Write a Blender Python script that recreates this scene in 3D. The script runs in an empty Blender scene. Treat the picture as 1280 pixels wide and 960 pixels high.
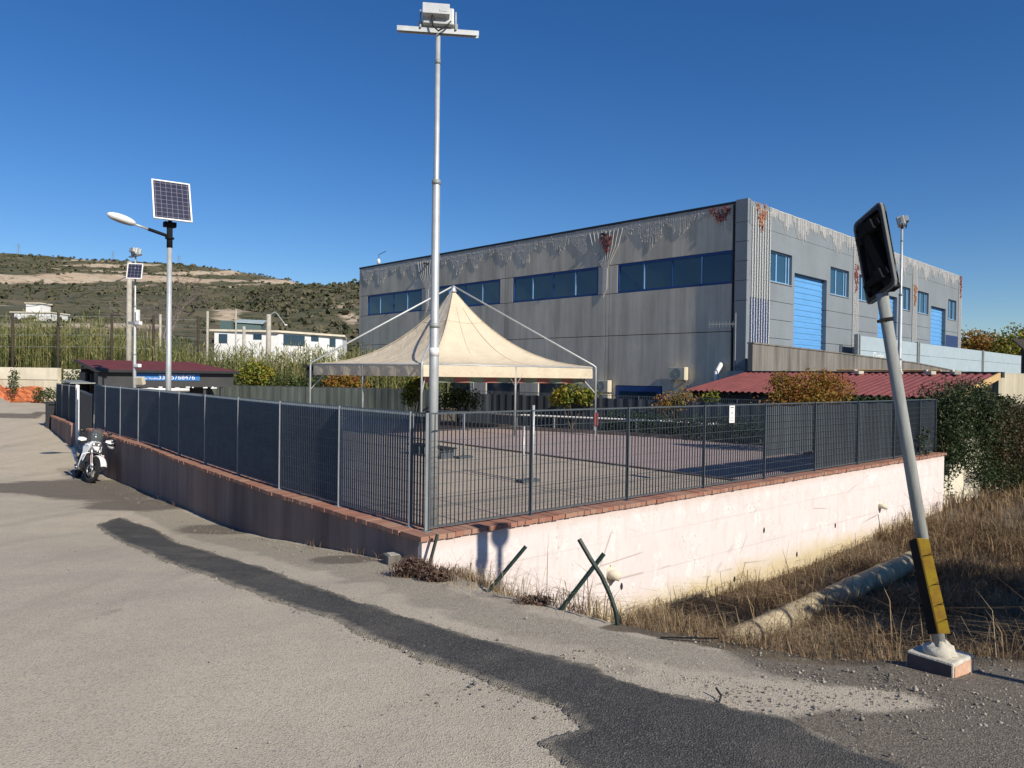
import bpy, math, random
import numpy as np
from mathutils import Vector, Matrix, Euler
random.seed(7); rng = np.random.default_rng(11)
D = bpy.data; sc = bpy.context.scene; COL = sc.collection
rad = math.radians

# ------------------------------------------------------------------ camera, sky, sun, exposure
FPX = 915.0; EYE = 1.65; PITCH = rad(-.62); ROLL = rad(.78)
cF = np.array([0, math.cos(PITCH), math.sin(PITCH)]); cU0 = np.array([0, -math.sin(PITCH), math.cos(PITCH)]); cR0 = np.array([1., 0, 0])
cR = math.cos(ROLL)*cR0 + math.sin(ROLL)*cU0; cU = -math.sin(ROLL)*cR0 + math.cos(ROLL)*cU0
cd = D.cameras.new('camera'); cam = D.objects.new('camera', cd); COL.objects.link(cam)
cam.matrix_world = Matrix(((cR[0], cU[0], -cF[0], 0), (cR[1], cU[1], -cF[1], 0), (cR[2], cU[2], -cF[2], EYE), (0, 0, 0, 1)))
cd.sensor_fit = 'HORIZONTAL'; cd.angle = 2*math.atan(640/FPX); cd.clip_start = .05; cd.clip_end = 12000
sc.camera = cam
SUN_EL = rad(33); SUN_AZ = rad(40.2)                     # azimuth: behind the camera, to the right
sdir = Vector((math.sin(SUN_AZ)*math.cos(SUN_EL), -math.cos(SUN_AZ)*math.cos(SUN_EL), math.sin(SUN_EL)))
W = D.worlds.new('World'); sc.world = W; W.use_nodes = True
nt = W.node_tree; nt.nodes.clear()
sky = nt.nodes.new('ShaderNodeTexSky'); sky.sky_type = 'NISHITA'; sky.sun_disc = False
sky.sun_elevation = SUN_EL; sky.sun_rotation = math.atan2(sdir.x, sdir.y)
sky.altitude = 0; sky.air_density = 1.0; sky.dust_density = .05; sky.ozone_density = 5.5
bg = nt.nodes.new('ShaderNodeBackground'); bg.inputs[1].default_value = .092
hsv = nt.nodes.new('ShaderNodeHueSaturation'); hsv.inputs['Saturation'].default_value = 1.22; hsv.inputs['Hue'].default_value = .508; hsv.inputs['Value'].default_value = .94; nt.links.new(sky.outputs[0], hsv.inputs['Color'])
wo = nt.nodes.new('ShaderNodeOutputWorld'); nt.links.new(hsv.outputs[0], bg.inputs[0]); nt.links.new(bg.outputs[0], wo.inputs[0])
sl = D.lights.new('sun', 'SUN'); sl.energy = 4.8; sl.angle = rad(.5); sl.color = (1, .92, .79)
so = D.objects.new('sun', sl); COL.objects.link(so); so.rotation_euler = sdir.to_track_quat('Z', 'Y').to_euler(); so.location = (20, -20, 30)
sc.view_settings.view_transform = 'Standard'; sc.view_settings.look = 'None'; sc.view_settings.exposure = .26; sc.view_settings.gamma = 1

def ray(px, py): return cF + cR*((px-640)/FPX) + cU*((480-py)/FPX)
EYEP = np.array([0, 0, EYE])
def at(px, py, y):                                        # the point on a photo pixel at a given distance
    r = ray(px, py); return Vector(EYEP + r*(y/r[1]))
def onplane(px, py, p0, d):
    n = np.array([d[1], -d[0], 0]); r = ray(px, py); t = ((np.array([p0[0], p0[1], 0])-EYEP*np.array([1, 1, 0]))@n)/(r@n); q = EYEP + r*t
    return (q[0]-p0[0])*d[0]+(q[1]-p0[1])*d[1], q[2]

# site axes: c0 = front corner of the railing, u along the road wall, v along the white wall
c0 = np.array([-1.01, 8.83]); u = np.array([-.657, .754]); v = np.array([.754, .657])
def ST(s, t, z=0.): q = c0 + v*s + u*t; return Vector((q[0], q[1], z))
ZC = -.33                                                 # court level
ZW = -.24                                                 # top of the wall

# ------------------------------------------------------------------ ground height
CP = np.array([(0,0,0),(-3,0,0.02),(4,0,0),(0,-6,.2),(-8,-4,.1),(8,-6,.1),(0,3.4,-.22),(-4,3.5,-.22),(3,3.6,-.25),(5,3,-.25),(3.1,5.2,-.42),
 (0,6,-.4),(-4,6.5,-.42),(-1.1,8.6,-.62),(-1.9,9.4,-.7),(-3,10.6,-.85),(-5.2,13,-1.14),(-8.9,18,-1.38),(-12,22,-1.47),(-16,27,-1.2),(-20,32,-.9),(-26,40,-.45),
 (-33,48,-.1),(-40,60,.3),(-8,9,-.62),(-12,14,-1.0),(-16,20,-1.3),(-22,27,-1.1),(-14,6,-.4),(-25,18,-1.),(-35,35,-.6),(-45,50,0),(-5.5,9.5,-.72),(-8,14,-1.1),
 (6,3,-.3),(9,2,-.3),(14,0,-.2),(20,-10,0),(-30,-10,.2),(60,0,0),(-80,0,0.3),(0,-60,.5),(80,80,.5),(-100,100,1.5),(0,120,1.),(-60,150,3),(60,200,2),(200,200,1),(-300,300,6),(0,400,4),(400,0,0),(-400,0,0),(0,-400,0),(20,50,-.2),(0,50,-.2),(-15,60,.2)], float)
def _k(a, b): return np.sqrt(((a[:, None, :]-b[None, :, :])**2).sum(-1)+1.2**2)
_A = _k(CP[:, :2], CP[:, :2]); _n = len(CP)
_M = np.zeros((_n+1, _n+1)); _M[:_n, :_n] = _A; _M[:_n, _n] = 1; _M[_n, :_n] = 1
_w = np.linalg.solve(_M, np.append(CP[:, 2], 0))
def sst(x): x = np.clip(x, 0, 1); return x*x*(3-2*x)
PT = [0, 4, 9.5, 12, 17, 20, 30]; PS = [0, -.05, .13, .3, .34, .42, .95]
LD = [-50, 0, .6, 1.6, 2.6, 3.3, 4.2, 4.7, 5.0, 5.4, 6, 8, 14, 40]; LS = [0, 0, -.22, -.45, -.42, -.33, .03, .18, .5, 1.25, 1.7, 2.3, 3, 6]
def gz(x, y):
    x = np.atleast_1d(np.asarray(x, float)); y = np.atleast_1d(np.asarray(y, float)); out = np.zeros_like(x)
    for i in range(0, len(x), 20000):
        q = np.stack([x[i:i+20000], y[i:i+20000]], 1); out[i:i+20000] = _k(q, CP[:, :2])@_w[:_n]+_w[_n]
    rx, ry = x-c0[0], y-c0[1]; s = rx*v[0]+ry*v[1]; t = rx*u[0]+ry*u[1]; d = -t
    far = sst((np.hypot(x, y)-60)/60)
    fld = -2.1+.35*sst((s-9)/8)+.25*np.sin(x*.7)*np.cos(y*.55)*.3 + .9*sst((s-22)/18)+.35*sst((d-6)/8)
    k = sst((s-np.interp(d, LD, LS))/2.3)*(d > -.02)
    out = out*(1-k)+(fld*(1-far)+out*far)*k
    ins = (s > .12) & (t > .12) & (s < 100) & (t < 52)
    # left end of the compound bends outwards
    lim = np.interp(t, PT, PS)
    ins = (ins & (s > lim+.12)) | ((s > lim+.12) & (t > 4.) & (t < 40))
    inner = np.where((s > 16.6) & (t < 9), np.minimum(-.5, -1.7+1.2*sst(t/7)), -.5)
    out = np.where(ins & (far < .99), inner*(1-far)+out*far, out)
    return out
def gz1(x, y): return float(gz(x, y)[0])
def G(px, py):                                            # where a photo pixel meets the ground
    r = ray(px, py); tt = np.geomspace(2.5, 90, 900); p = EYEP+r[None, :]*tt[:, None]; h = p[:, 2]-gz(p[:, 0], p[:, 1])
    i = int(np.argmax(h < 0)); return Vector(p[i])

# ------------------------------------------------------------------ mesh helpers
class MB:
    def __init__(s): s.v = []; s.f = []
    def add(s, vs, fs):
        n = len(s.v); s.v += [tuple(map(float, p)) for p in vs]; s.f += [tuple(n+i for i in f) for f in fs]; return s
    def fbox(s, o, ex, ey, ez, a0, a1, b0, b1, c0_, c1_):
        o, ex, ey, ez = (Vector(q) for q in (o, ex, ey, ez)); vs = [o+ex*a+ey*b+ez*c for c in (c0_, c1_) for b in (b0, b1) for a in (a0, a1)]
        return s.add(vs, [(0, 2, 3, 1), (4, 5, 7, 6), (0, 1, 5, 4), (2, 6, 7, 3), (0, 4, 6, 2), (1, 3, 7, 5)])
    def box(s, c, size, rz=0., rot=None):
        R = rot if rot is not None else Matrix.Rotation(rz, 3, 'Z')
        return s.fbox(c, R@Vector((1, 0, 0)), R@Vector((0, 1, 0)), R@Vector((0, 0, 1)), -size[0]/2, size[0]/2, -size[1]/2, size[1]/2, -size[2]/2, size[2]/2)
    def tube(s, pts, r, n=8, cap=True, closed=False):
        pts = [Vector(p) for p in pts]; m = len(pts); rs = r if isinstance(r, (list, tuple)) else [r]*m; rings = []; prev = None
        for i, p in enumerate(pts):
            a = pts[(i-1) % m] if (i > 0 or closed) else p; b = pts[(i+1) % m] if (i < m-1 or closed) else p
            d = (b-a).normalized()
            if prev is None: prev = d.orthogonal().normalized()
            x = (prev-d*prev.dot(d)); x = x.normalized() if x.length > 1e-6 else d.orthogonal().normalized(); prev = x; y = d.cross(x)
            rings.append([p+(x*math.cos(2*math.pi*k/n)+y*math.sin(2*math.pi*k/n))*rs[i] for k in range(n)])
        vs = [q for R in rings for q in R]; fs = []
        for i in range(m if closed else m-1):
            j = (i+1) % m
            for k in range(n): fs.append((i*n+k, i*n+(k+1) % n, j*n+(k+1) % n, j*n+k))
        if cap and not closed: fs += [tuple(range(n-1, -1, -1)), tuple((m-1)*n+k for k in range(n))]
        return s.add(vs, fs)
    def lathe(s, c, prof, n=20, axis='Z'):
        c = Vector(c); vs = []; fs = []; m = len(prof)
        for r, h in prof:
            for k in range(n):
                a = 2*math.pi*k/n; q = (r*math.cos(a), r*math.sin(a), h)
                if axis == 'Y': q = (q[0], q[2], q[1])
                if axis == 'X': q = (q[2], q[0], q[1])
                vs.append(c+Vector(q))
        for i in range(m-1):
            for k in range(n): fs.append((i*n+k, i*n+(k+1) % n, (i+1)*n+(k+1) % n, (i+1)*n+k))
        return s.add(vs, fs)
    def ell(s, c, rx, ry, rz, n=14, m=9, jit=0., rot=None):
        c = Vector(c); vs = []; fs = []
        for i in range(m+1):
            th = math.pi*i/m
            for k in range(n):
                a = 2*math.pi*k/n; j = 1+random.uniform(-jit, jit); q = Vector((rx*math.sin(th)*math.cos(a)*j, ry*math.sin(th)*math.sin(a)*j, rz*math.cos(th)*j))
                vs.append(c+((rot@q) if rot else q))
        for i in range(m):
            for k in range(n): fs.append((i*n+k, (i+1)*n+k, (i+1)*n+(k+1) % n, i*n+(k+1) % n))
        return s.add(vs, fs)
    def prism(s, poly, ext):                              # planar outline given a real thickness
        poly = [Vector(p) for p in poly]; e = Vector(ext); n = len(poly)
        return s.add(poly+[p+e for p in poly], [tuple(range(n-1, -1, -1)), tuple(range(n, 2*n))]+[(i, (i+1) % n, n+(i+1) % n, n+i) for i in range(n)])
    def build(s, name, m, parent=None, smooth=False, world=True, bevel=0):
        me = D.meshes.new(name); off = parent_loc(parent) if (parent and world) else Vector((0, 0, 0))
        me.from_pydata([tuple(Vector(p)-off) for p in s.v], [], s.f); me.update()
        o = D.objects.new(name, me); COL.objects.link(o); me.materials.append(m)
        if smooth: me.polygons.foreach_set('use_smooth', [True]*len(me.polygons))
        if bevel:
            b = o.modifiers.new('bevel', 'BEVEL'); b.width = bevel; b.segments = 2; b.limit_method = 'ANGLE'
        if parent: o.parent = parent
        return o
def parent_loc(o):
    l = Vector((0, 0, 0))
    while o is not None: l += Vector(o.location); o = o.parent
    return l
def tag(o, label=None, cat=None, group=None, kind=None):
    if label: o['label'] = label
    if cat: o['category'] = cat
    if group: o['group'] = group
    if kind: o['kind'] = kind
    return o
def thing(name, label, cat, loc=(0, 0, 0), group=None, rot=(0, 0, 0)):
    o = D.objects.new(name, None); COL.objects.link(o); o.location = loc; o.rotation_euler = rot; o.empty_display_size = .2
    return tag(o, label, cat, group)
def dup(o, loc=None, rot=None, label=None, parent=None):
    kids = list(o.children); c = o.copy(); COL.objects.link(c)
    if parent: c.parent = parent
    if loc is not None: c.location = loc
    if rot is not None: c.rotation_euler = rot
    if label: c['label'] = label
    for k in kids: dup(k, parent=c)
    return c
def fast(name, V, Fq, m, parent=None, smooth=False):      # numpy arrays: quads or triangles
    me = D.meshes.new(name); k = Fq.shape[1]; me.vertices.add(len(V)); me.vertices.foreach_set('co', np.asarray(V, np.float32).ravel())
    me.loops.add(Fq.size); me.loops.foreach_set('vertex_index', Fq.astype(np.int32).ravel()); me.polygons.add(len(Fq))
    me.polygons.foreach_set('loop_start', np.arange(0, Fq.size, k, dtype=np.int32))
    if smooth: me.polygons.foreach_set('use_smooth', [True]*len(Fq))
    me.update(calc_edges=True); me.validate(); me.materials.append(m)
    o = D.objects.new(name, me); COL.objects.link(o)
    if parent: o.parent = parent
    return o

# ------------------------------------------------------------------ materials
class NT:
    def __init__(s, name):
        s.m = D.materials.new(name); s.m.use_nodes = True; s.t = s.m.node_tree; s.b = s.t.nodes['Principled BSDF']; s.tc = s.n('ShaderNodeTexCoord')
    def n(s, t, **k):
        o = s.t.nodes.new(t)
        for a, b in k.items(): setattr(o, a, b)
        return o
    def l(s, a, b): s.t.links.new(a, b)
    def coord(s, which='Object', sc_=(1, 1, 1)):
        mp = s.n('ShaderNodeMapping'); mp.inputs['Scale'].default_value = sc_; s.l(s.tc.outputs[which], mp.inputs[0]); return mp.outputs[0]
    def noise(s, scale, detail=4, rough=.6, st=(1, 1, 1), dist=0):
        o = s.n('ShaderNodeTexNoise'); o.inputs['Scale'].default_value = scale; o.inputs['Detail'].default_value = detail; o.inputs['Roughness'].default_value = rough
        o.inputs['Distortion'].default_value = dist; s.l(s.coord(sc_=st), o.inputs['Vector']); return o.outputs['Fac']
    def vor(s, scale, out='Distance', feat='F1', st=(1, 1, 1)):
        o = s.n('ShaderNodeTexVoronoi', feature=feat); o.inputs['Scale'].default_value = scale; s.l(s.coord(sc_=st), o.inputs['Vector']); return o.outputs[out]
    def ramp(s, fac, stops, mode='LINEAR'):
        o = s.n('ShaderNodeValToRGB'); cr = o.color_ramp; cr.interpolation = mode
        while len(cr.elements) < len(stops): cr.elements.new(.5)
        for e, (p, c) in zip(cr.elements, stops):
            e.position = p; e.color = (c, c, c, 1) if isinstance(c, (int, float)) else (*c, 1)
        s.l(fac, o.inputs[0]); return o.outputs[0]
    def mix(s, f, a, b, mode='MIX'):
        o = s.n('ShaderNodeMix', data_type='RGBA', blend_type=mode)
        for sock, val in ((o.inputs[0], f), (o.inputs[6], a), (o.inputs[7], b)):
            if isinstance(val, (int, float)): sock.default_value = val
            elif isinstance(val, tuple): sock.default_value = (*val, 1)
            else: s.l(val, sock)
        return o.outputs[2]
    def math(s, op, a, b=0., clamp=False):
        o = s.n('ShaderNodeMath', operation=op, use_clamp=clamp)
        for sock, val in ((o.inputs[0], a), (o.inputs[1], b)):
            if isinstance(val, (int, float)): sock.default_value = val
            else: s.l(val, sock)
        return o.outputs[0]
    def bump(s, h, strength=.3, dist=.02):
        o = s.n('ShaderNodeBump'); o.inputs['Strength'].default_value = strength; o.inputs['Distance'].default_value = dist; s.l(h, o.inputs['Height']); s.l(o.outputs[0], s.b.inputs['Normal'])
    def fin(s, col, rough=.8, metal=0, spec=.4):
        if isinstance(col, tuple): s.b.inputs['Base Color'].default_value = (*col, 1)
        else: s.l(col, s.b.inputs['Base Color'])
        if isinstance(rough, (int, float)): s.b.inputs['Roughness'].default_value = rough
        else: s.l(rough, s.b.inputs['Roughness'])
        s.b.inputs['Metallic'].default_value = metal; s.b.inputs['Specular IOR Level'].default_value = spec; return s.m
def simple(name, c, rough=.6, metal=0, var=.25, vs=4, bump=0, bs=40, c2=None, spec=.4, st=(1, 1, 1)):
    m = NT(name); c2 = c2 or tuple(x*(1-var) for x in c)
    f = m.ramp(m.noise(vs, 5, .6, st), [(.3, 0.), (.7, 1.)])
    if bump: m.bump(m.noise(bs, 4), bump)
    return m.fin(m.mix(f, c, c2), rough, metal, spec)
def foliage(name, cols, rough=.6, trans=.25):
    m = NT(name); g = m.n('ShaderNodeNewGeometry'); k = len(cols)
    a = m.math('ADD', m.math('MULTIPLY', g.outputs['Random Per Island'], .6), m.math('MULTIPLY', m.ramp(m.noise(1.1, 2), [(.3, 0.), (.7, 1.)]), .4))
    col = m.ramp(a, [((i+.3)/k, c) for i, c in enumerate(cols)]); m.fin(col, rough, 0, .25)
    tr = m.n('ShaderNodeBsdfTranslucent'); m.l(col, tr.inputs[0]); mx = m.n('ShaderNodeMixShader'); mx.inputs[0].default_value = trans
    out = m.t.nodes['Material Output']; m.l(m.b.outputs[0], mx.inputs[1]); m.l(tr.outputs[0], mx.inputs[2]); m.l(mx.outputs[0], out.inputs['Surface']); return m.m

def mk_ground():
    m = NT('ground_surface'); at_ = m.n('ShaderNodeVertexColor', layer_name='zone'); sep = m.n('ShaderNodeSeparateColor'); m.l(at_.outputs[0], sep.inputs[0])
    big = m.noise(.35, 5, .65); mid = m.noise(3, 5, .65); fine = m.noise(90, 3, .7); st = m.vor(115, 'Color'); stv = m.n('ShaderNodeSeparateColor'); m.l(st, stv.inputs[0])
    road = m.mix(m.ramp(big, [(.35, 0.), (.65, 1.)]), (.55, .47, .35), (.475, .41, .315))
    road = m.mix(m.math('MULTIPLY', m.ramp(mid, [(.4, 0.), (.75, 1.)]), .4), road, (.36, .315, .245))
    road = m.mix(m.ramp(stv.outputs[0], [(.1, .55), (.5, 0.)]), road, (.20, .185, .16)); road = m.mix(m.ramp(stv.outputs[1], [(.7, 0.), (1., .7)]), road, (.56, .53, .46))
    #cr = m.ramp(m.vor(.9, 'Distance', 'DISTANCE_TO_EDGE'), [(0, 1.), (.006, 0.)]); cr = m.math('MULTIPLY', cr, m.ramp(m.noise(.5, 2), [(.56, 0.), (.62, .8)])); road = m.mix(cr, road, (.09, .085, .08))
    mp = m.n('ShaderNodeMapping'); mp.inputs['Rotation'].default_value[2] = rad(-41); mp.inputs['Scale'].default_value = (1.1, .07, 1); m.l(m.tc.outputs['Object'], mp.inputs[0]); ns = m.n('ShaderNodeTexNoise'); ns.inputs['Scale'].default_value = 1.6; ns.inputs['Detail'].default_value = 5; m.l(mp.outputs[0], ns.inputs['Vector']); road = m.mix(m.ramp(ns.outputs['Fac'], [(.5, 0.), (.72, .38)]), road, (.27, .24, .19))
    road = m.mix(m.math('MULTIPLY', m.ramp(m.noise(1.1, 3, .5), [(.66, 0.), (.72, .4)]), m.ramp(m.noise(7, 4), [(.4, 0.), (.6, 1.)])), road, (.16, .145, .12))
    dark = m.mix(m.ramp(stv.outputs[2], [(.3, 0.), (.95, 1.)]), (.085, .07, .055), (.27, .235, .185)); dark = m.mix(m.math('MULTIPLY', m.ramp(fine, [(.4, 0.), (.7, 1.)]), .5), dark, (.13, .11, .09))
    soil = m.mix(m.ramp(mid, [(.3, 0.), (.7, 1.)]), (.17, .135, .09), (.10, .08, .055)); soil = m.mix(m.ramp(stv.outputs[0], [(.75, 0.), (1., .6)]), soil, (.30, .26, .2))
    def zone(ch, lo=.42, hi=.58): return m.ramp(m.math('ADD', ch, m.math('MULTIPLY', m.math('SUBTRACT', m.noise(2.2, 6, .7), .5), .9)), [(lo, 0.), (hi, 1.)])
    dust = m.mix(m.ramp(stv.outputs[1], [(.6, 0.), (1., 1.)]), (.34, .30, .23), (.48, .44, .36)); dust = m.mix(m.ramp(stv.outputs[2], [(.0, .8), (.35, 0.)]), dust, (.14, .125, .10))
    c = m.mix(zone(sep.outputs[2]), road, dust); c = m.mix(m.math('MULTIPLY', zone(sep.outputs[0], .35, .65), .92), c, dark); c = m.mix(zone(sep.outputs[1]), c, soil)
    h = m.math('ADD', m.math('MULTIPLY', m.vor(115), .6), m.math('ADD', m.math('MULTIPLY', m.noise(14, 5, .7), .45), m.math('MULTIPLY', fine, .5))); m.bump(h, .55, .015)
    return m.fin(c, .92, 0, .25)
def mk_patch():
    m = NT('dark_asphalt'); st = m.vor(110, 'Color'); sv = m.n('ShaderNodeSeparateColor'); m.l(st, sv.inputs[0]); mid = m.noise(1.6, 5, .7)
    c = m.mix(m.ramp(mid, [(.35, 0.), (.7, 1.)]), (.052, .050, .047), (.09, .085, .075)); c = m.mix(m.ramp(sv.outputs[0], [(.6, 0.), (1., .8)]), c, (.16, .155, .145)); c = m.mix(m.ramp(sv.outputs[1], [(0., .7), (.3, 0.)]), c, (.022, .022, .022))
    at_ = m.n('ShaderNodeVertexColor', layer_name='edge'); sp = m.n('ShaderNodeSeparateColor'); m.l(at_.outputs[0], sp.inputs[0]); e_ = m.math('ADD', sp.outputs[0], m.math('MULTIPLY', m.math('SUBTRACT', m.noise(7, 6, .75), .5), .9))
    c = m.mix(m.ramp(e_, [(.06, .8), (.32, 0.)]), c, (.30, .265, .205)); c = m.mix(m.math('MULTIPLY', m.ramp(m.noise(.9, 5, .7), [(.5, 0.), (.75, 1.)]), .35), c, (.26, .23, .18))
    m.bump(m.math('ADD', m.vor(110), m.math('MULTIPLY', m.noise(30, 4), .8)), .6, .014); return m.fin(c, .9, 0, .25)
def mk_white():
    m = NT('whitewashed_wall'); a = m.noise(.9, 6, .65); b = m.noise(6, 5, .7, (1, 1, .35)); z = m.n('ShaderNodeSeparateXYZ'); m.l(m.tc.outputs['Object'], z.inputs[0]); zw = m.math('SUBTRACT', z.outputs[2], 1.2)
    c = m.mix(m.ramp(a, [(.35, 0.), (.65, 1.)]), (.68, .61, .59), (.635, .565, .545)); c = m.mix(m.ramp(b, [(.5, 0.), (.75, .65)]), c, (.52, .45, .40)); c = m.mix(m.math('MULTIPLY', m.ramp(m.noise(2.6, 6, .75), [(.56, 0.), (.60, 1.)]), .45), c, (.78, .74, .71))
    sp = m.noise(22, 3, .7, (1, 1, .8)); c = m.mix(m.math('MULTIPLY', m.ramp(sp, [(.62, 0.), (.67, 1.)]), m.ramp(m.noise(1.3, 3), [(.44, 0.), (.58, .8)])), c, (.33, .29, .26))
    lowz = m.math('ADD', zw, m.math('MULTIPLY', m.math('SUBTRACT', m.noise(1.7, 4), .5), .5)); c = m.mix(m.ramp(m.math('MULTIPLY', lowz, -.4), [(.62, 0.), (.76, .9)]), c, (.52, .43, .25)); c = m.mix(m.math('MULTIPLY', m.ramp(m.vor(.55, 'Distance', 'DISTANCE_TO_EDGE'), [(0., 1.), (.008, 0.)]), m.ramp(m.noise(.8, 2), [(.5, 0.), (.56, .8)])), c, (.3, .25, .22)); c = m.mix(m.ramp(m.math('MULTIPLY', m.math('ADD', zw, .30), -1), [(.0, .55), (.16, 0.)]), c, (.50, .36, .29))
    jn = m.math('PINGPONG', m.math('ADD', zw, .16), .3); c = m.mix(m.math('MULTIPLY', m.ramp(jn, [(0., 1.), (.02, 0.)]), m.ramp(m.noise(1.1, 3), [(.35, 0.1), (.55, .5)])), c, (.45, .40, .38))
    run = m.noise(5, 4, .6, (1, 1, .06)); c = m.mix(m.ramp(run, [(.58, 0.), (.76, .45)]), c, (.46, .38, .32))
    m.bump(m.math('ADD', m.noise(35, 5, .7), m.math('MULTIPLY', m.noise(4, 4), 1.5)), .25, .02); return m.fin(c, .9, 0, .2)
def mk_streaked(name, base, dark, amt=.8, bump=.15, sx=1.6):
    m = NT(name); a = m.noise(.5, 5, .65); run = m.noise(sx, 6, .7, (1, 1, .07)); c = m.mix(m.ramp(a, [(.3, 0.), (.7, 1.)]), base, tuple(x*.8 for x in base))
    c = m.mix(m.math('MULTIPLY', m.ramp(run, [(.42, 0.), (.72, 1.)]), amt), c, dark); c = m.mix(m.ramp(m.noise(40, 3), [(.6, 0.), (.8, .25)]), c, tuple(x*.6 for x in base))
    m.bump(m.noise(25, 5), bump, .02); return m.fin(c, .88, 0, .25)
def mk_coping():
    m = NT('terracotta_coping'); g = m.n('ShaderNodeNewGeometry'); c = m.ramp(g.outputs['Random Per Island'], [(0, (.28, .13, .09)), (.4, (.33, .16, .11)), (.7, (.30, .17, .125)), (1, (.36, .21, .145))])
    c = m.mix(m.ramp(m.noise(14, 5, .7), [(.5, 0.), (.75, .6)]), c, (.25, .19, .15)); m.bump(m.noise(60, 4), .3, .01); return m.fin(c, .85, 0, .25)
def mk_canvas():
    m = NT('tent_canvas'); a = m.noise(.8, 5, .6); c = m.mix(m.ramp(a, [(.35, 0.), (.7, 1.)]), (.76, .66, .49), (.66, .565, .42)); c = m.mix(m.ramp(m.noise(2.2, 5, .7), [(.55, 0.), (.8, .5)]), c, (.58, .45, .33))
    m.bump(m.noise(1.8, 3, .5, dist=.6), .5, .15); m.fin(c, .75, 0, .25)
    tr = m.n('ShaderNodeBsdfTranslucent'); m.l(c, tr.inputs[0]); mx = m.n('ShaderNodeMixShader'); mx.inputs[0].default_value = .22; out = m.t.nodes['Material Output']
    m.l(m.b.outputs[0], mx.inputs[1]); m.l(tr.outputs[0], mx.inputs[2]); m.l(mx.outputs[0], out.inputs['Surface']); return m.m
def mk_hill():
    m = NT('terraced_hillside'); at_ = m.n('ShaderNodeVertexColor', layer_name='zone'); sep = m.n('ShaderNodeSeparateColor'); m.l(at_.outputs[0], sep.inputs[0])
    g = m.mix(m.ramp(m.noise(.012, 6, .65), [(.35, 0.), (.65, 1.)]), (.075, .08, .045), (.15, .125, .08)); g = m.mix(m.ramp(m.noise(.09, 5, .7), [(.5, 0.), (.62, .85)]), g, (.03, .042, .022))
    t = m.mix(m.ramp(m.noise(.02, 5, .65, (1, 1, 3)), [(.35, 0.), (.65, 1.)]), (.50, .42, .31), (.40, .30, .21)); t = m.mix(m.ramp(m.noise(.12, 5, .7), [(.54, 0.), (.62, .8)]), t, (.09, .085, .05))
    f = m.ramp(m.math('ADD', sep.outputs[0], m.math('MULTIPLY', m.math('SUBTRACT', m.noise(.03, 6, .7, (1, 1, 4)), .5), 1.0)), [(.45, 0.), (.6, 1.)])
    return m.fin(m.mix(f, g, t), .95, 0, .1)
def mk_court():
    m = NT('court_concrete'); a = m.noise(.8, 6, .65); c = m.mix(m.ramp(a, [(.3, 0.), (.7, 1.)]), (.42, .35, .275), (.34, .29, .23)); c = m.mix(m.ramp(m.noise(5, 5, .7), [(.5, 0.), (.8, .5)]), c, (.19, .17, .14))
    br = m.n('ShaderNodeTexBrick'); br.offset = 0; br.inputs['Scale'].default_value = 1; br.inputs['Brick Width'].default_value = 3; br.inputs['Row Height'].default_value = 3; br.inputs['Mortar Size'].default_value = .02; mp = m.n('ShaderNodeMapping'); mp.inputs['Rotation'].default_value[2] = rad(-41); m.l(m.tc.outputs['Object'], mp.inputs[0]); m.l(mp.outputs[0], br.inputs[0])
    c = m.mix(br.outputs['Fac'], c, (.14, .12, .10)); m.bump(m.noise(60, 4), .2, .01); return m.fin(c, .9, 0, .25)
def mk_pavers():
    m = NT('pink_pavers'); br = m.n('ShaderNodeTexBrick'); br.inputs['Scale'].default_value = 1; br.inputs['Brick Width'].default_value = .22; br.inputs['Row Height'].default_value = .12; br.inputs['Mortar Size'].default_value = .006
    br.inputs[1].default_value = (.37, .295, .28, 1); br.inputs[2].default_value = (.33, .265, .25, 1); br.inputs[3].default_value = (.2, .15, .14, 1); mp = m.n('ShaderNodeMapping'); mp.inputs['Rotation'].default_value[2] = rad(-41); m.l(m.tc.outputs['Object'], mp.inputs[0]); m.l(mp.outputs[0], br.inputs[0])
    c = m.mix(m.ramp(m.noise(.9, 5), [(.4, 0.), (.7, .4)]), br.outputs[0], (.27, .22, .20)); return m.fin(c, .88, 0, .25)
def mk_glass(name, c=(.012, .035, .065), r=.06):
    m = NT(name); m.bump(m.noise(.7, 2), .03, .05); return m.fin(c, r, 0, .9)
def mk_solar():
    m = NT('solar_cells'); br = m.n('ShaderNodeTexBrick'); br.offset = 0; br.inputs['Scale'].default_value = 1; br.inputs['Brick Width'].default_value = .125; br.inputs['Row Height'].default_value = .125; br.inputs['Mortar Size'].default_value = .004
    br.inputs[1].default_value = (.02, .022, .045, 1); br.inputs[2].default_value = (.028, .03, .055, 1); br.inputs[3].default_value = (.22, .22, .26, 1); m.l(m.coord(), br.inputs[0]); return m.fin(br.outputs[0], .25, 0, .5)
MT = {}
MT['ground'] = mk_ground(); MT['patch'] = mk_patch(); MT['white'] = mk_white(); MT['coping'] = mk_coping(); MT['canvas'] = mk_canvas(); MT['hill'] = mk_hill(); MT['court'] = mk_court(); MT['pavers'] = mk_pavers()
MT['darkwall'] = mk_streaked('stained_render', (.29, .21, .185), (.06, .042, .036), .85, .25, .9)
MT['facade'] = mk_streaked('precast_concrete', (.70, .63, .51), (.29, .265, .215), .8, .12, 1.2)
MT['facade2'] = mk_streaked('grey_cladding', (.215, .245, .27), (.175, .20, .215), .5, .04, .7)
MT['ramp'] = mk_streaked('weathered_concrete', (.22, .205, .185), (.05, .047, .042), .9, .2, 2.2)
MT['dark'] = simple('dark_void', (.02, .022, .025), .9)
MT['cap'] = simple('black_flashing', (.018, .02, .024), .5, var=.3)
MT['bframe'] = simple('blue_frame', (.012, .06, .23), .45, var=.2)
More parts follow.
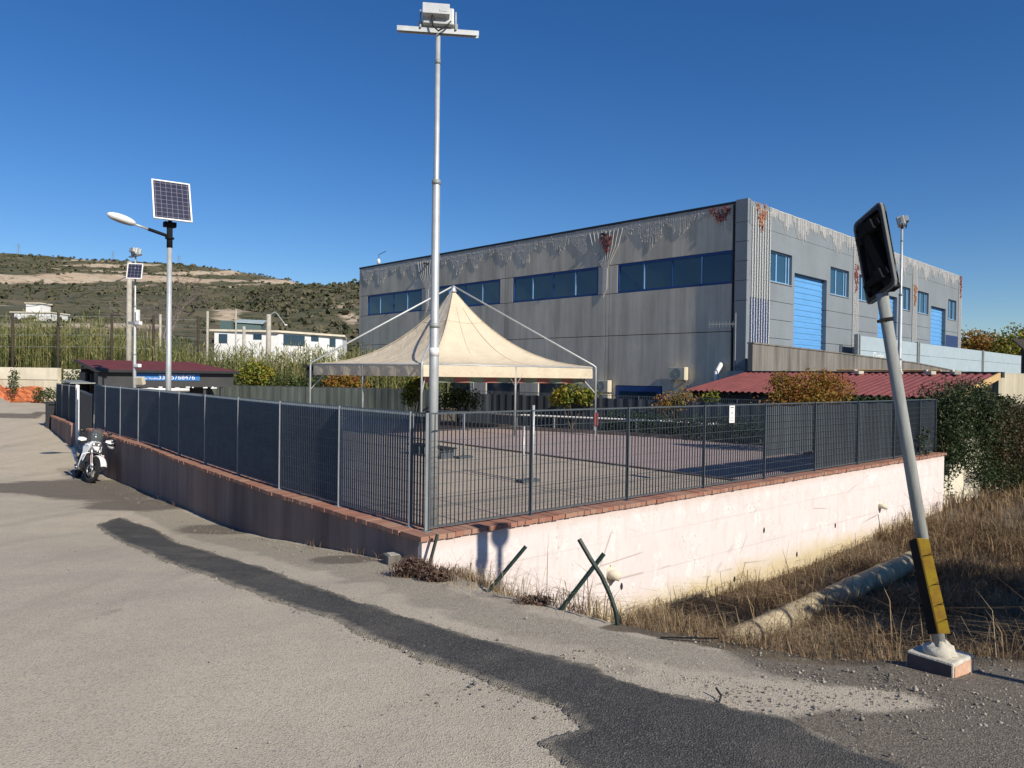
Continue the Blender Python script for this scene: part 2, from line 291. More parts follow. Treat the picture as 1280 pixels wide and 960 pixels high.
MT['lframe'] = simple('pale_blue_frame', (.22, .42, .68), .5, var=.15)
MT['glass'] = mk_glass('window_glass'); MT['glass2'] = mk_glass('window_glass_front', (.02, .06, .10), .08)
MT['bdoor'] = simple('blue_shutter', (.12, .34, .66), .5, var=.15, vs=1.2, st=(1, 1, 4))
MT['galv'] = simple('galvanised_steel', (.50, .52, .52), .5, .35, var=.22, vs=6, spec=.5)
MT['galvd'] = simple('weathered_steel', (.34, .36, .35), .6, .3, var=.35, vs=5, spec=.4)
MT['bars'] = simple('fence_paint', (.10, .12, .135), .5, .2, var=.25)
MT['barsl'] = simple('blue_grey_fence_paint', (.17, .205, .24), .5, .2, var=.25)
MT['postl'] = simple('pale_post_paint', (.28, .30, .32), .5, .2)
MT['cloth'] = simple('navy_screen_cloth', (.105, .14, .18), .85, var=.4, vs=3, st=(1, 1, .15), spec=.15)
MT['cloth2'] = simple('slate_screen_cloth', (.095, .11, .13), .85, var=.4, vs=3, st=(1, 1, .12), spec=.15)
MT['cloth3'] = simple('faded_green_screen', (.12, .14, .125), .9, var=.5, vs=1.5, st=(1, 1, .2), spec=.1)
MT['black'] = simple('black_paint', (.016, .016, .018), .9, var=.2, spec=.1)
MT['rubber'] = simple('rubber', (.022, .022, .022), .85, var=.3)
MT['plastic_w'] = simple('white_plastic', (.78, .78, .76), .35, var=.1)
MT['white_p'] = simple('white_paint', (.75, .75, .73), .5, var=.12)
MT['cream'] = mk_streaked('cream_panel', (.66, .60, .46), (.36, .31, .22), .6, .1, 4)
MT['redroof'] = simple('red_roof_sheet', (.225, .066, .060), .6, var=.3, vs=2)
MT['redroof2'] = simple('dark_red_roof', (.17, .036, .024), .65, var=.3, vs=2)
MT['kiosk'] = simple('charcoal_panel', (.045, .046, .048), .65, var=.25, vs=2)
MT['bluesign'] = simple('blue_banner', (.03, .17, .48), .55, var=.15)
MT['wood'] = simple('yellow_timber', (.62, .42, .19), .75, var=.3, vs=8, st=(1, 1, .2))
MT['bark'] = simple('bark', (.14, .105, .08), .95, var=.5, vs=9, bump=.5, bs=25)
MT['postw'] = simple('tarred_timber', (.055, .042, .03), .9, var=.4)
MT['conc'] = simple('plain_concrete', (.46, .43, .37), .9, var=.35, vs=5, bump=.3)
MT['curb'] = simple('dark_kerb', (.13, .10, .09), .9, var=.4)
MT['greenpost'] = simple('green_painted_steel', (.018, .038, .030), .5, var=.4, vs=12)
MT['yellow'] = simple('worn_yellow_paint', (.66, .46, .025), .6, c2=(.50, .22, .04), vs=16)
MT['redpaint'] = simple('flaked_red_paint', (.50, .13, .06), .85, c2=(.55, .42, .30), vs=7, bump=.3)
MT['blockt'] = simple('dusty_concrete', (.58, .54, .45), .9, var=.3, vs=14, bump=.4)
MT['pipe'] = mk_streaked('dirty_pipe', (.50, .42, .28), (.20, .16, .10), .7, .4, 9)
MT['led'] = simple('led_strings', (.66, .65, .62), .5, var=.35, vs=30)
MT['lednet'] = simple('blue_light_net', (.025, .055, .16), .6, var=.5, vs=20)
MT['orange'] = simple('orange_tinsel', (.46, .19, .06), .7, c2=(.30, .10, .06), vs=25)
MT['redt'] = simple('red_tinsel', (.26, .05, .05), .7, c2=(.15, .04, .045), vs=25)
MT['greyfence'] = simple('grey_metal_panel', (.36, .44, .48), .5, var=.12, vs=1.5)
MT['net'] = simple('orange_safety_net', (.62, .17, .055), .85, c2=(.42, .15, .08), vs=6, bump=.6, bs=14)
MT['oldwall'] = mk_streaked('old_plaster', (.72, .66, .52), (.42, .36, .28), .5, .2, 1.5)
MT['leafd'] = foliage('dark_ivy', [(.010, .018, .008), (.022, .040, .014), (.040, .062, .022), (.075, .085, .04)], .5)
MT['leafo'] = foliage('autumn_leaves', [(.10, .10, .02), (.21, .17, .03), (.33, .17, .03), (.30, .10, .03)])
MT['leafy'] = foliage('yellow_green_leaves', [(.05, .08, .015), (.11, .15, .025), (.24, .24, .035), (.36, .26, .04)])
MT['leafg'] = foliage('green_leaves', [(.020, .035, .012), (.04, .065, .02), (.07, .095, .03), (.12, .13, .05)])
MT['leafg2'] = foliage('brown_green_leaves', [(.018, .018, .009), (.04, .034, .015), (.07, .055, .025), (.12, .07, .035)])
MT['reed'] = foliage('reed_leaves', [(.085, .115, .035), (.16, .195, .065), (.28, .27, .105), (.42, .37, .18)], .7, .3)
MT['dry'] = foliage('dry_grass', [(.06, .038, .026), (.16, .105, .062), (.34, .24, .13), (.11, .072, .046)], .85, .2)
MT['dryd'] = foliage('withered_shrub', [(.05, .03, .022), (.10, .06, .045), (.16, .11, .08)], .9, .1)
MT['scrub'] = foliage('hill_scrub', [(.035, .045, .025), (.06, .068, .036), (.095, .093, .055), (.13, .11, .07)], .95, 0.)
MT['stone'] = foliage('loose_stones', [(.10, .09, .08), (.20, .18, .15), (.36, .33, .27)], .9, 0.)
MT['twig'] = simple('grey_twigs', (.24, .20, .175), .95, var=.4)

# ------------------------------------------------------------------ ground, asphalt patch, court
def warp(lo, hi, step, far):
    a = list(np.arange(lo, hi+1e-6, step)); st = step; x = hi
    while x < far: st *= 1.13; x += st; a.append(x)
    st = step; x = lo
    while x > -far: st *= 1.13; x -= st; a.insert(0, x)
    return np.array(a)
gx = warp(-34, 9, .19, 4500); gy = warp(.5, 50, .19, 4500)
X, Y = np.meshgrid(gx, gy); xf, yf = X.ravel(), Y.ravel(); zf = gz(xf, yf)
near = np.hypot(xf, yf) < 60; zf = zf + near*.012*(np.sin(xf*3.1+1.7*np.sin(yf*1.3))*np.cos(yf*2.7+xf*.9))
nx, ny = len(gx), len(gy); ii = np.arange(nx*ny).reshape(ny, nx)
Fq = np.stack([ii[:-1, :-1], ii[:-1, 1:], ii[1:, 1:], ii[1:, :-1]], -1).reshape(-1, 4)
ground = tag(fast('ground', np.stack([xf, yf, zf], 1), Fq, MT['ground'], smooth=True), kind='structure')
sx_, ty_ = (xf-c0[0])*v[0]+(yf-c0[1])*v[1], (xf-c0[0])*u[0]+(yf-c0[1])*u[1]; dd = -ty_
def blob(px, py, r, e=1.): q = G(px, py); return 1.25*np.exp(-(((xf-q.x)/(r*e*1.2))**2+((yf-q.y)/(r*1.2))**2))
Rz = sum(blob(*b) for b in [(135, 618, 1.1), (175, 632, .9), (90, 608, 1.4), (20, 610, .6, 3), (265, 661, .5), (310, 664, .45), (1215, 905, .6), (1120, 850, .35), (1262, 850, .5), (1000, 822, .4), (1050, 835, .4), (1180, 960, .7), (1270, 930, .6), (30, 520, .9, 3), (430, 700, .35)])
Rz = np.clip(Rz, 0, 1.2) - blob(1075, 872, .22, 2.2) - blob(1010, 868, .2, 1.5)
Gz_ = sst((sx_-np.interp(dd, LD, LS)-.05+.45*(dd > 3.2))/.4)*(dd > -.05)
Gz_ = np.maximum(Gz_, ((sx_ > np.interp(ty_, PT+[60], PS+[10.])+.2) & (ty_ > .2) & (ty_ < 60)).astype(float)); Gz_ = np.maximum(Gz_, sst((np.hypot(xf+5, yf-10)-48)/10)); Gz_ = np.maximum(Gz_, sst((yf-47.2)/.6)*(xf < -16)); pass
Bz = np.exp(-((sx_-np.interp(ty_, PT, PS)+.75)/.55)**2)*(ty_ > -.6)*(ty_ < 19) + .75*np.exp(-((sx_-np.interp(dd, LD, LS)+.55)/.5)**2)*(dd > .3)*(dd < 9) + .55*np.exp(-((sx_+3.4)/1.)**2)*(ty_ > 16)
col = np.stack([np.clip(Rz, 0, 1), np.clip(Gz_, 0, 1), np.clip(Bz, 0, 1), np.ones_like(xf)], 1).astype(np.float32)
ca = ground.data.color_attributes.new('zone', 'FLOAT_COLOR', 'POINT'); ca.data.foreach_set('color', col.ravel())

def inpoly(x, y, P):
    r = np.zeros(len(x), bool)
    for (x0, y0), (x1, y1) in zip(P, P[1:]+P[:1]):
        c = ((y0 > y) != (y1 > y)) & (x < (x1-x0)*(y-y0)/(y1-y0+1e-12)+x0); r ^= c
    return r
up = [(118, 656), (150, 647), (200, 664), (225, 680), (310, 705), (400, 736), (500, 771), (590, 796), (640, 808), (680, 818), (715, 829), (742, 832), (765, 848), (840, 871), (900, 881), (990, 900), (1055, 933), (1140, 957), (1260, 1010), (1330, 1080)]
lo = [(880, 1100), (760, 1010), (695, 957), (665, 934), (722, 911), (690, 887), (640, 866), (590, 846), (530, 825), (460, 800), (410, 773), (350, 755), (280, 730), (200, 700), (150, 678)]
poly = [(q.x, q.y) for q in (G(*p) for p in up+lo)]
px_ = np.array(poly); st_ = .026; ax = np.arange(px_[:, 0].min(), px_[:, 0].max(), st_); ay = np.arange(px_[:, 1].min(), px_[:, 1].max(), st_)
AX, AY = np.meshgrid(ax, ay); AX = AX+rng.uniform(-.4, .4, AX.shape)*st_; AY = AY+rng.uniform(-.4, .4, AY.shape)*st_
wob = lambda x, y: .020*(np.sin(9*x+3*np.sin(5*y))+np.sin(13*y+2*x)+np.sin(31*x+17*y))*.6
mx_ = (AX[:-1, :-1]+AX[1:, 1:])/2; my_ = (AY[:-1, :-1]+AY[1:, 1:])/2
keep = inpoly((mx_+wob(mx_, my_)).ravel(), (my_+wob(my_, mx_)).ravel(), poly)
na, nb = AX.shape[1], AX.shape[0]; ii = np.arange(na*nb).reshape(nb, na); Fp = np.stack([ii[:-1, :-1], ii[:-1, 1:], ii[1:, 1:], ii[1:, :-1]], -1).reshape(-1, 4)[keep]
cnt = np.bincount(Fp.ravel(), minlength=na*nb); used = np.nonzero(cnt)[0]; rem = np.full(na*nb, -1); rem[used] = np.arange(len(used))
ux, uy = AX.ravel()[used], AY.ravel()[used]; uz = gz(ux, uy)+.012*(np.sin(ux*3.1+1.7*np.sin(uy*1.3))*np.cos(uy*2.7+ux*.9))+np.where(cnt[used] < 4, -.006, .016+.004*np.sin(ux*9)*np.sin(uy*8))
patch = tag(fast('asphalt_patch', np.stack([ux, uy, uz], 1), rem[Fp], MT['patch'], smooth=True), kind='structure')
ed_ = np.full(len(ux), 9.)
for (xa, ya), (xb, yb) in zip(poly, poly[1:]+poly[:1]):
    tt_ = np.clip(((ux-xa)*(xb-xa)+(uy-ya)*(yb-ya))/((xb-xa)**2+(yb-ya)**2+1e-9), 0, 1); ed_ = np.minimum(ed_, np.hypot(ux-xa-tt_*(xb-xa), uy-ya-tt_*(yb-ya)))
ec = np.ones((len(ux), 4), np.float32); ec[:, 0] = np.clip(ed_/.3, 0, 1); patch.data.color_attributes.new('edge', 'FLOAT_COLOR', 'POINT').data.foreach_set('color', ec.ravel())

def slab(name, st, z, m, th=.3):
    b = MB(); b.prism([ST(s, t, z-th) for s, t in st], (0, 0, th)); return tag(b.build(name, m), kind='structure')
CURB = [(16.2, .15), (15.2, 4.5), (14.35, 8.8), (12.75, 13.2), (11.9, 17), (10.6, 27), (7.6, 31)]
slab('court_floor', [(.1, .1), (7.6, .1), (7.6, 31), (2.2, 31), (.8, 21), (.5, 17), (.45, 12), (.3, 9.5), (.12, 4)], ZC, MT['court'])
slab('paved_court', [(7.6, .1)]+CURB, ZC, MT['pavers'])
b = MB()
for (s0, t0), (s1, t1) in zip(CURB[:-2], CURB[1:-1]):
    p, q = ST(s0, t0, ZC+.01), ST(s1, t1, ZC+.01); e = (q-p).normalized(); b.fbox(p, e, Vector((-e.y, e.x, 0)), (0, 0, 1), 0, (q-p).length-.01, -.14, .02, -.2, .11)
tag(b.build('court_kerb', MT['curb']), kind='structure')
b = MB(); b.fbox(ST(7.6, .2, ZC), (*u, 0), (*v, 0), (0, 0, 1), 0, 30, -.06, .06, -.2, .03); tag(b.build('paving_border', MT['curb']), kind='structure')

# ------------------------------------------------------------------ walls round the court
LP = [(ps, pt) for ps, pt in zip(PS, PT)]
def offs(P, d):                                           # (s,t) polyline pushed outwards (towards the road) by d
    return [(s-d, t) for s, t in P]
def wall_run(b, P, out, inn, z0, z1):
    for (s0, t0), (s1, t1) in zip(P[:-1], P[1:]):
        b.prism([ST(s0-out, t0, z0), ST(s1-out, t1, z0), ST(s1+inn, t1, z0), ST(s0+inn, t0, z0)], (0, 0, z1-z0))
def bricks(b, pts, w0, w1, z, n_out):                     # brick-on-flat coping along a line, w0 outside .. w1 inside
    for p, q in zip(pts[:-1], pts[1:]):
        L = (q-p).length; e = (q-p)/L; k = max(1, int(round(L/.125))); w = L/k
        for i in range(k):
            j = random.uniform(-.008, .008); b.fbox(p+Vector((0, 0, z+random.uniform(-.003, .004))), e, n_out, (0, 0, 1), i*w+.004, (i+1)*w-.004, -w1, w0+j, 0, .058)
PA = [(-.003, -.13), (-.05, 4), (.13, 9.5), (.3, 12), (.34, 17), (.41, 19.7)]
no = Vector((-v[0], -v[1], 0)); nr = Vector((-u[0], -u[1], 0))
wl = thing('retaining_wall', 'dark stained retaining wall along the road with terracotta coping, in shade', 'wall', ST(0, 6, -1.2))
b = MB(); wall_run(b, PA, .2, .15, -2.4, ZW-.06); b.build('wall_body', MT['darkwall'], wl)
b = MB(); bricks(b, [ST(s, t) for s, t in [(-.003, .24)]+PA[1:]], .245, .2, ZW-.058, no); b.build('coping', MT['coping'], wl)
wr = thing('retaining_wall', 'whitewashed retaining wall above the dry ditch with terracotta coping, in full sun', 'wall', ST(8, -.1, -1.2))
b = MB(); b.fbox(ST(0, 0), (*v, 0), nr, (0, 0, 1), -.2, 16.5, .132, .2, -3.2, ZW-.06); b.fbox(ST(0, 0), (*v, 0), nr, (0, 0, 1), .152, 16.5, -.15, .13, -3.2, ZW-.061); b.build('wall_body', MT['white'], wr)
b = MB(); bricks(b, [ST(-.245, 0), ST(16.55, 0)], .245, .2, ZW-.058, nr); b.build('coping', MT['coping'], wr)
for px, py, sc_ in ((762, 717, 1.), (1099, 632, .85)):    # drain pipes broken out of the white wall
    a, z = onplane(px, py, ST(0, -.2)[:2], v); p = ST(a, -.2, z); q = p+nr*.16+Vector((*v, 0))*.05-Vector((0, 0, .03)); b = MB(); b.tube([p-nr*.05, p+nr*.08, q], [.075*sc_, .07*sc_, .062*sc_], 12)
    b.ell(p, .12*sc_, .05, .12*sc_, 10, 6, .25); b.build('drain_stub', MT['oldwall'], wr, True)
for px, py in ((777, 733), (996, 693), (918, 724), (1044, 657), (955, 663)):
    a, z = onplane(px, py, ST(0, -.2)[:2], v); b = MB(); b.ell(ST(a, -.2, z), .035, .012, .055, 8, 6, .1, Matrix.Rotation(rad(48.9), 3, 'Z')); b.build('weep_hole', MT['dark'], wr, True)
PB = [(.68, 23.9), (.80, 27), (.93, 29.6)]
wg = thing('retaining_wall', 'short dark wall segment beyond the gate, at the bend of the road', 'wall', ST(.8, 27, -1.1))
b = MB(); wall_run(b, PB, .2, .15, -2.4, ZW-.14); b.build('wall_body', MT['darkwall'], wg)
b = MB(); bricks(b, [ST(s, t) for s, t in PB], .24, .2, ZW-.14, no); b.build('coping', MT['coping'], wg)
b = MB(); b.box(ST(.93, 30.1, -.6), (.55, .8, 1.5), rad(41)); b.box(ST(.93, 30.1, .2), (.68, .95, .09), rad(41)); b.build('end_pier', MT['cap'], wg)

# ------------------------------------------------------------------ railings: flat bars, round rods, posts, cloth
FH = 1.40
def panel_mesh(L, H=FH, pitch=.075, dp=.019):
    b = MB(); k = int((L-.03)/pitch)
    for i in range(k+1):
        x = .015+(L-.03)*i/k; b.box((x, 0, H/2), (.004, dp, H-.02))
    for j in range(1, int(H/.132)): b.box((L/2, 0, j*.132), (L-.02, .005, .005))
    b.box((L/2, 0, .012), (L, .006, .026)); b.box((L/2, 0, H-.008), (L, .006, .022)); return b
PANEL = {}
def railing(label, pts, z, cuts, cat='fence', cloth=None, posts='bars', cl_m='cloth', group=None, H=FH, name='railing_fence', pitch=.075, dp=.019, bm='bars'):
    """pts: (s,t) polyline; cuts: list of distances along it where posts stand; cloth(i): (z0,z1) of the cloth on panel i or None"""
    root = thing(name, label, cat, ST(*pts[0], z), group)
    W_ = [ST(*p, z) for p in pts]; seg = np.cumsum([0]+[(W_[i+1]-W_[i]).length for i in range(len(W_)-1)])
    def pos(d):
        i = min(max(int(np.searchsorted(seg, d))-1, 0), len(W_)-2); return W_[i].lerp(W_[i+1], (d-seg[i])/(seg[i+1]-seg[i]))
    if pitch not in PANEL: PANEL[pitch] = panel_mesh(2.0, FH, pitch, dp).build('panel', MT[bm], None); COL.objects.unlink(PANEL[pitch])
    pm = None
    for i, d in enumerate(cuts):
        p = pos(d); q = pos(cuts[i+1]) if i+1 < len(cuts) else None; e = ((q-p) if q else (p-pos(cuts[i-1]))); yaw = math.atan2(e.y, e.x)
        if pm is None:
            pm = MB().box((0, 0, (H+.05)/2-.02), (.02, .06, H+.05)).box((0, 0, .003), (.10, .09, .008)).build('post', MT[posts], root, world=False, bevel=.004); po = pm
        else: po = pm.copy(); COL.objects.link(po); po.parent = root
        po.location = p-root.location; po.rotation_euler = (0, 0, yaw)
        if q:
            L = e.length; pn = PANEL[pitch].copy() if L > 1.3 else panel_mesh(2.0, FH, pitch*2/L, dp).build('panel', MT['bars'], None)
            if L > 1.3: COL.objects.link(pn)
            pn.parent = root; pn.location = p-root.location+e*(.012/L)+Vector((0, 0, .03)); pn.rotation_euler = (0, 0, yaw); pn.scale = ((L-.024)/2.0, 1, H/FH)
            c = cloth(i) if cloth else None
            if c:
                n = 14; vs = []; nn = Vector((-e.y, e.x, 0)).normalized()*(c[2] if len(c) > 2 else 1)   # cloth hangs inside the bars, slightly wavy
                for j in range(n+1):
                    for zz in (c[0], (c[0]+c[1])/2, c[1]): vs.append(p+e*(.01+.98*j/n)+nn*(.028+.012*math.sin(j*1.9+i*2)*(1 if zz > c[0] else .3))+Vector((0, 0, zz+(.012*math.sin(j*.9+i) if zz == c[1] else 0))))
                mb = MB(); mb.add(vs, [(j*3+k, j*3+3+k, j*3+4+k, j*3+1+k) for j in range(n) for k in range(2)]); so_ = mb.build('cloth', MT[cl_m], root)
                sm = so_.modifiers.new('thickness', 'SOLIDIFY'); sm.thickness = .003
    return root
lcuts = [0, .35]+[2.15+1.98*k for k in range(9)]+[19.6]
railing('steel railing with navy privacy cloth along the road, on the dark wall', [(0, 0)]+[p for p in PA[1:]], ZW, lcuts, cloth=lambda i: (.02, 1.38, -1) if i >= 2 else None, posts='postl', pitch=.0635, dp=.027, bm='barsl')
rcuts = [.02, 1.7, 3.72, 5.74, 7.72, 9.7, 11.7, 13.7, 15.3, 16.4]
railing('steel railing on the whitewashed wall, open at the front and slate cloth farther right', [(0, 0), (16.5, 0)], ZW, rcuts, cloth=lambda i: (.02, 1.37) if i > 4 else ((.42, 1.37) if i == 4 else None), cl_m='cloth2')
railing('short railing with navy cloth beyond the gate at the bend', PB, ZW-.12, [0.05, 1.9, 3.8, 5.65], cloth=lambda i: (.02, 1.38, -1), posts='postl')
BK = [(17.4, 2.5), (16.3, 10), (15.4, 18.4), (14.1, 21.3), (13, 24.7), (9, 30.8), (6, 33.6)]
bl = 39
railing('far railing closing the back of the court, dark cloth behind its bars', BK[:3]+[(14.6, 20)], -.45, [1.9*k for k in range(10)], cloth=lambda i: (.0, 1.30), cl_m='cloth2')
railing('faded green screened fence running behind the tent to the kiosk', [(14.6, 20.2)]+BK[3:], -.45, [1.95*k for k in range(9)], cloth=lambda i: (.0, 1.40), cl_m='cloth3')
# gate between the two road walls
g0, g1 = ST(.42, 20.0, -1.25), ST(.62, 23.4, -1.15); ge = (g1-g0).normalized()
gt = thing('sliding_gate', 'charcoal sheet metal gate leaf standing behind the motorbike', 'gate', g0)
b = MB(); b.fbox(g0, ge, Vector((-ge.y, ge.x, 0)), (0, 0, 1), 0.1, 2.9, -.02, .02, .12, 2.05); b.build('leaf', MT['kiosk'], gt)
b = MB()
for a0, a1, z0, z1 in ((.1, .16, .08, 2.1), (2.84, 2.9, .08, 2.1), (.16, 2.84, 2.05, 2.1), (.16, 2.84, .08, .12)): b.fbox(g0, ge, Vector((-ge.y, ge.x, 0)), (0, 0, 1), a0, a1, -.03, .03, z0, z1)
b.build('frame', MT['bars'], gt)
gl = thing('gate_ladder_post', 'pale ladder-shaped gate guide post between gate leaf and short wall', 'gate post', g1)
b = MB()
for dx in (.05, .42): b.fbox(g1, ge, Vector((-ge.y, ge.x, 0)), (0, 0, 1), dx, dx+.07, -.035, .035, 0, 2.25)
b.build('uprights', MT['white_p'], gl); b = MB()
for k in range(7): b.fbox(g1, ge, Vector((-ge.y, ge.x, 0)), (0, 0, 1), .12, .42, -.02, .02, .3+k*.3, .34+k*.3)
b.build('rungs', MT['galv'], gl)

# ------------------------------------------------------------------ industrial building
BC = Vector((10.57, 33.0, 0)); uL = Vector((-math.sin(rad(44.2)), math.cos(rad(44.2)), 0)); oL = Vector((-uL.y, uL.x, 0)); oL = oL if oL.y < 0 else -oL
uR = Vector((math.cos(rad(44.2)), math.sin(rad(44.2)), 0)); oR = -uL; ZR = 9.70; LL, LR = 32.0, 33.0
bld = thing('industrial_building', 'two-storey grey precast industrial building with blue window bands and flat roof', 'building', BC+Vector((0, 0, -.5)))
up_ = Vector((0, 0, 1))
def wall_grid(name, o, ex, out, L, zs, cols, openings, th, m, gap=.016, zb=(-.5, 9.64)):
    """panels between column joints and row joints, opened where windows and doors stand"""
    ae = sorted({0, L, *cols, *[q for a in openings for q in a[:2]]}); ze = sorted({*zs, *zb, *[q for a in openings for q in a[2:]]}); b = MB(); jc, jz = set(cols), set(zs)
    for a0, a1 in zip(ae[:-1], ae[1:]):
        for z0, z1 in zip(ze[:-1], ze[1:]):
            ac, zc = (a0+a1)/2, (z0+z1)/2
            if any(q[0] < ac < q[1] and q[2] < zc < q[3] for q in openings): continue
            b.fbox(o, ex, out, up_, a0+(gap if a0 in jc else 0), a1-(gap if a1 in jc else 0), -th, 0, z0+(gap if z0 in jz else 0), z1-(gap if z1 in jz else 0))
    return b.build(name, m, bld)
WL = [(.74, 7.36), (8.65, 15.2), (16.3, 22.9), (24.17, 30.9)]
opL = [(a, b_, 6.05, 7.55) for a, b_ in WL]+[(4.5, 7.4, -.5, 1.25), (10.5, 13, -.5, 1.9), (14.5, 17.5, -.5, 1.9), (19, 22, -.5, 1.9), (26, 29, -.5, 1.9)]
wall_grid('long_wall', BC, uL, oL, LL, [3.84, 6.05, 7.55], [7.9, 8.12, 15.65, 15.87, 23.4, 23.62, .6], opL, .14, MT['facade'])
WR = [(2.0, 4.33), (8.9, 11.4), (12.75, 14.9), (19.6, 21.55), (23.0, 25.3), (29.75, 31.8)]; DR = [(4.62, 8.45), (15.9, 19.1), (25.85, 29.2)]
opR = [(a, b_, 6.28, 7.75) for a, b_ in WR]+[(a, b_, 2.0, 6.95) for a, b_ in DR]
wall_grid('short_wall', BC, uR, oR, LR, [2.8, 3.62, 4.5, 5.37, 8.65], [.3, 11.95, 12.6, 22.0, 22.65, 32.3], opR, .30, MT['facade2'], .012, (-.5, 8.65))
b = MB(); b.prism([BC+uL*.2+oL*-.16+oR*-.32+Vector((0, 0, -.5)), BC+uL*(LL-.05)-oL*.16+Vector((0, 0, -.5)), BC+uL*(LL-.05)+uR*(LR-.05)+Vector((0, 0, -.5)), BC+uR*(LR-.05)-oR*.34+Vector((0, 0, -.5))], (0, 0, 10.0)); b.build('core', MT['dark'], bld)
b = MB(); b.fbox(BC, uL, oL, up_, .62, LL, -.2, .05, ZR-.06, ZR+.06); b.build('roof_flashing', MT['cap'], bld)
b = MB(); b.fbox(BC, uR, oR, up_, .0, LR, -.30, .006, 8.65, ZR+.02); b.build('parapet_band', MT['facade2'], bld)
b = MB()
for z0, z1 in ((-.5, 5.2), (5.22, 6.1), (6.12, 6.98), (7.0, 7.86), (7.88, 8.74), (8.76, 9.78)): b.fbox(BC, uL, oL, up_, -.006, .58, -.1, .15, z0, z1)
b.build('corner_fin', MT['facade2'], bld)
for i, (a0, a1) in enumerate(WL):
    b = MB(); f = lambda A0, A1, Z0, Z1: b.fbox(BC, uL, oL, up_, A0, A1, -.10, -.012, Z0, Z1)
    f(a0, a1, 6.05, 6.15); f(a0, a1, 7.43, 7.55); f(a0, a0+.11, 6.15, 7.43); f(a1-.11, a1, 6.15, 7.43)
    wn = b.build('window', MT['bframe'], bld)
    for k in range(1, 4): x = a0+(a1-a0)*k/4; b = MB(); b.fbox(BC, uL, oL, up_, x-.03, x+.03, -.09, -.02, 6.15, 7.43); b.build('mullion', MT['lframe'] if k != 2 else MT['bframe'], wn)
    b = MB()
    for k in range(4): xa = a0+(a1-a0)*k/4; xb = a0+(a1-a0)*(k+1)/4; j1, j2, j3, j4 = (random.uniform(-.012, .012) for _ in range(4)); b.add([BC+uL*xa+oL*(-.06+j1)+up_*6.14, BC+uL*xb+oL*(-.06+j2)+up_*6.14, BC+uL*xb+oL*(-.06+j3)+up_*7.44, BC+uL*xa+oL*(-.06+j4)+up_*7.44], [(0, 1, 2, 3)])
    b.build('pane', MT['glass'], wn)
for i, (a0, a1) in enumerate(WR):
    b = MB(); f = lambda A0, A1, Z0, Z1: b.fbox(BC, uR, oR, up_, A0, A1, -.22, -.15, Z0, Z1)
    f(a0, a1, 6.28, 6.36); f(a0, a1, 7.67, 7.75); f(a0, a0+.08, 6.36, 7.67); f(a1-.08, a1, 6.36, 7.67); x = a0+(a1-a0)*.42; f(x-.05, x+.05, 6.36, 7.67); x2 = a0+(a1-a0)*.86; f(x2-.04, x2+.04, 6.36, 7.67)
    wn = b.build('window', MT['lframe'], bld); b = MB(); b.fbox(BC, uR, oR, up_, a0+.07, a1-.07, -.205, -.18, 6.35, 7.68); b.build('pane', MT['glass2'], wn)
    b = MB(); b.fbox(BC, uR, oR, up_, a0-.04, a1+.04, -.2, .04, 6.235, 6.278); b.build('sill', MT['facade2'], wn)
for a0, a1 in DR:
    b = MB(); n = 34
    for k in range(n): z0 = 2.0+4.95*k/n; b.fbox(BC, uR, oR, up_, a0+.02, a1-.02, -.27, -.235-.02*(k % 2), z0, z0+4.95/n-.006)
    b.build('roller_door', MT['bdoor'], bld)
b = MB(); b.fbox(BC, uL, oL, up_, 4.55, 7.35, -.1, .03, -.45, 1.22); dr = b.build('entrance_door', MT['bframe'], bld)
b = MB(); b.fbox(BC, uL, oL, up_, 4.8, 7.1, .031, .05, -.4, .95); b.build('pane', MT['glass'], dr)
for a0, a1 in ((10.5, 13), (14.5, 17.5), (19, 22), (26, 29)): b = MB(); b.fbox(BC, uL, oL, up_, a0, a1, -.12, -.08, -.5, 1.9); b.build('ground_floor_window', MT['glass'], bld)
b = MB(); b.tube([BC+uL*.72+oL*.06+Vector((0, 0, z)) for z in (-.4, 4, 9.6)], .05, 8); b.build('downpipe', MT['cap'], bld)
a, z = onplane(1178, 380, BC[:2], uR[:2])
# upper yard, ramp wall, grey panel fence on the right
ro = 1.2
b = MB(); b.prism([BC+uR*-1.7+oR*.0+Vector((0, 0, -.4)), BC+uR*-1.7+oR*1.1+Vector((0, 0, -.4)), BC+uR*60+oR*1.1+Vector((0, 0, -.4)), BC+uR*60+oR*.0+Vector((0, 0, -.4))], (0, 0, 2.4)); tag(b.build('upper_yard', MT['conc']), kind='structure')
rw = thing('ramp_wall', 'weathered concrete ramp parapet in front of the building, above the red roof', 'wall', BC+uR*-1.77+oR*ro)
b = MB(); o = BC+oR*ro
pr = [(-1.77, 3.16), (6, 3.05), (12, 2.93), (19, 2.78), (30, 2.3), (38, 1.9)]
for (a0, z0), (a1, z1) in zip(pr[:-1], pr[1:]): b.prism([o+uR*a0+up_*-.5, o+uR*a1+up_*-.5, o+uR*a1+up_*z1, o+uR*a0+up_*z0], oR*-.22)
b.build('wall_body', MT['ramp'], rw); b = MB()
for (a0, z0), (a1, z1) in zip(pr[:-1], pr[1:]): b.prism([o+oR*.04+uR*a0+up_*z0, o+oR*.04+uR*a1+up_*z1, o+oR*.04+uR*a1+up_*(z1+.06), o+oR*.04+uR*a0+up_*(z0+.06)], oR*-.30)
b.build('cap', MT['ramp'], rw)
gf = thing('panel_fence', 'pale grey metal panel fence with white lettering, behind the ramp wall', 'fence', o+uR*12.6)
fo = BC+oR*.9
for k, px in enumerate((1072, 1147, 1228, 1300)):
    a, z = onplane(px, 430, fo[:2], uR[:2])
    if k == 0: ps = []
    ps.append(a)
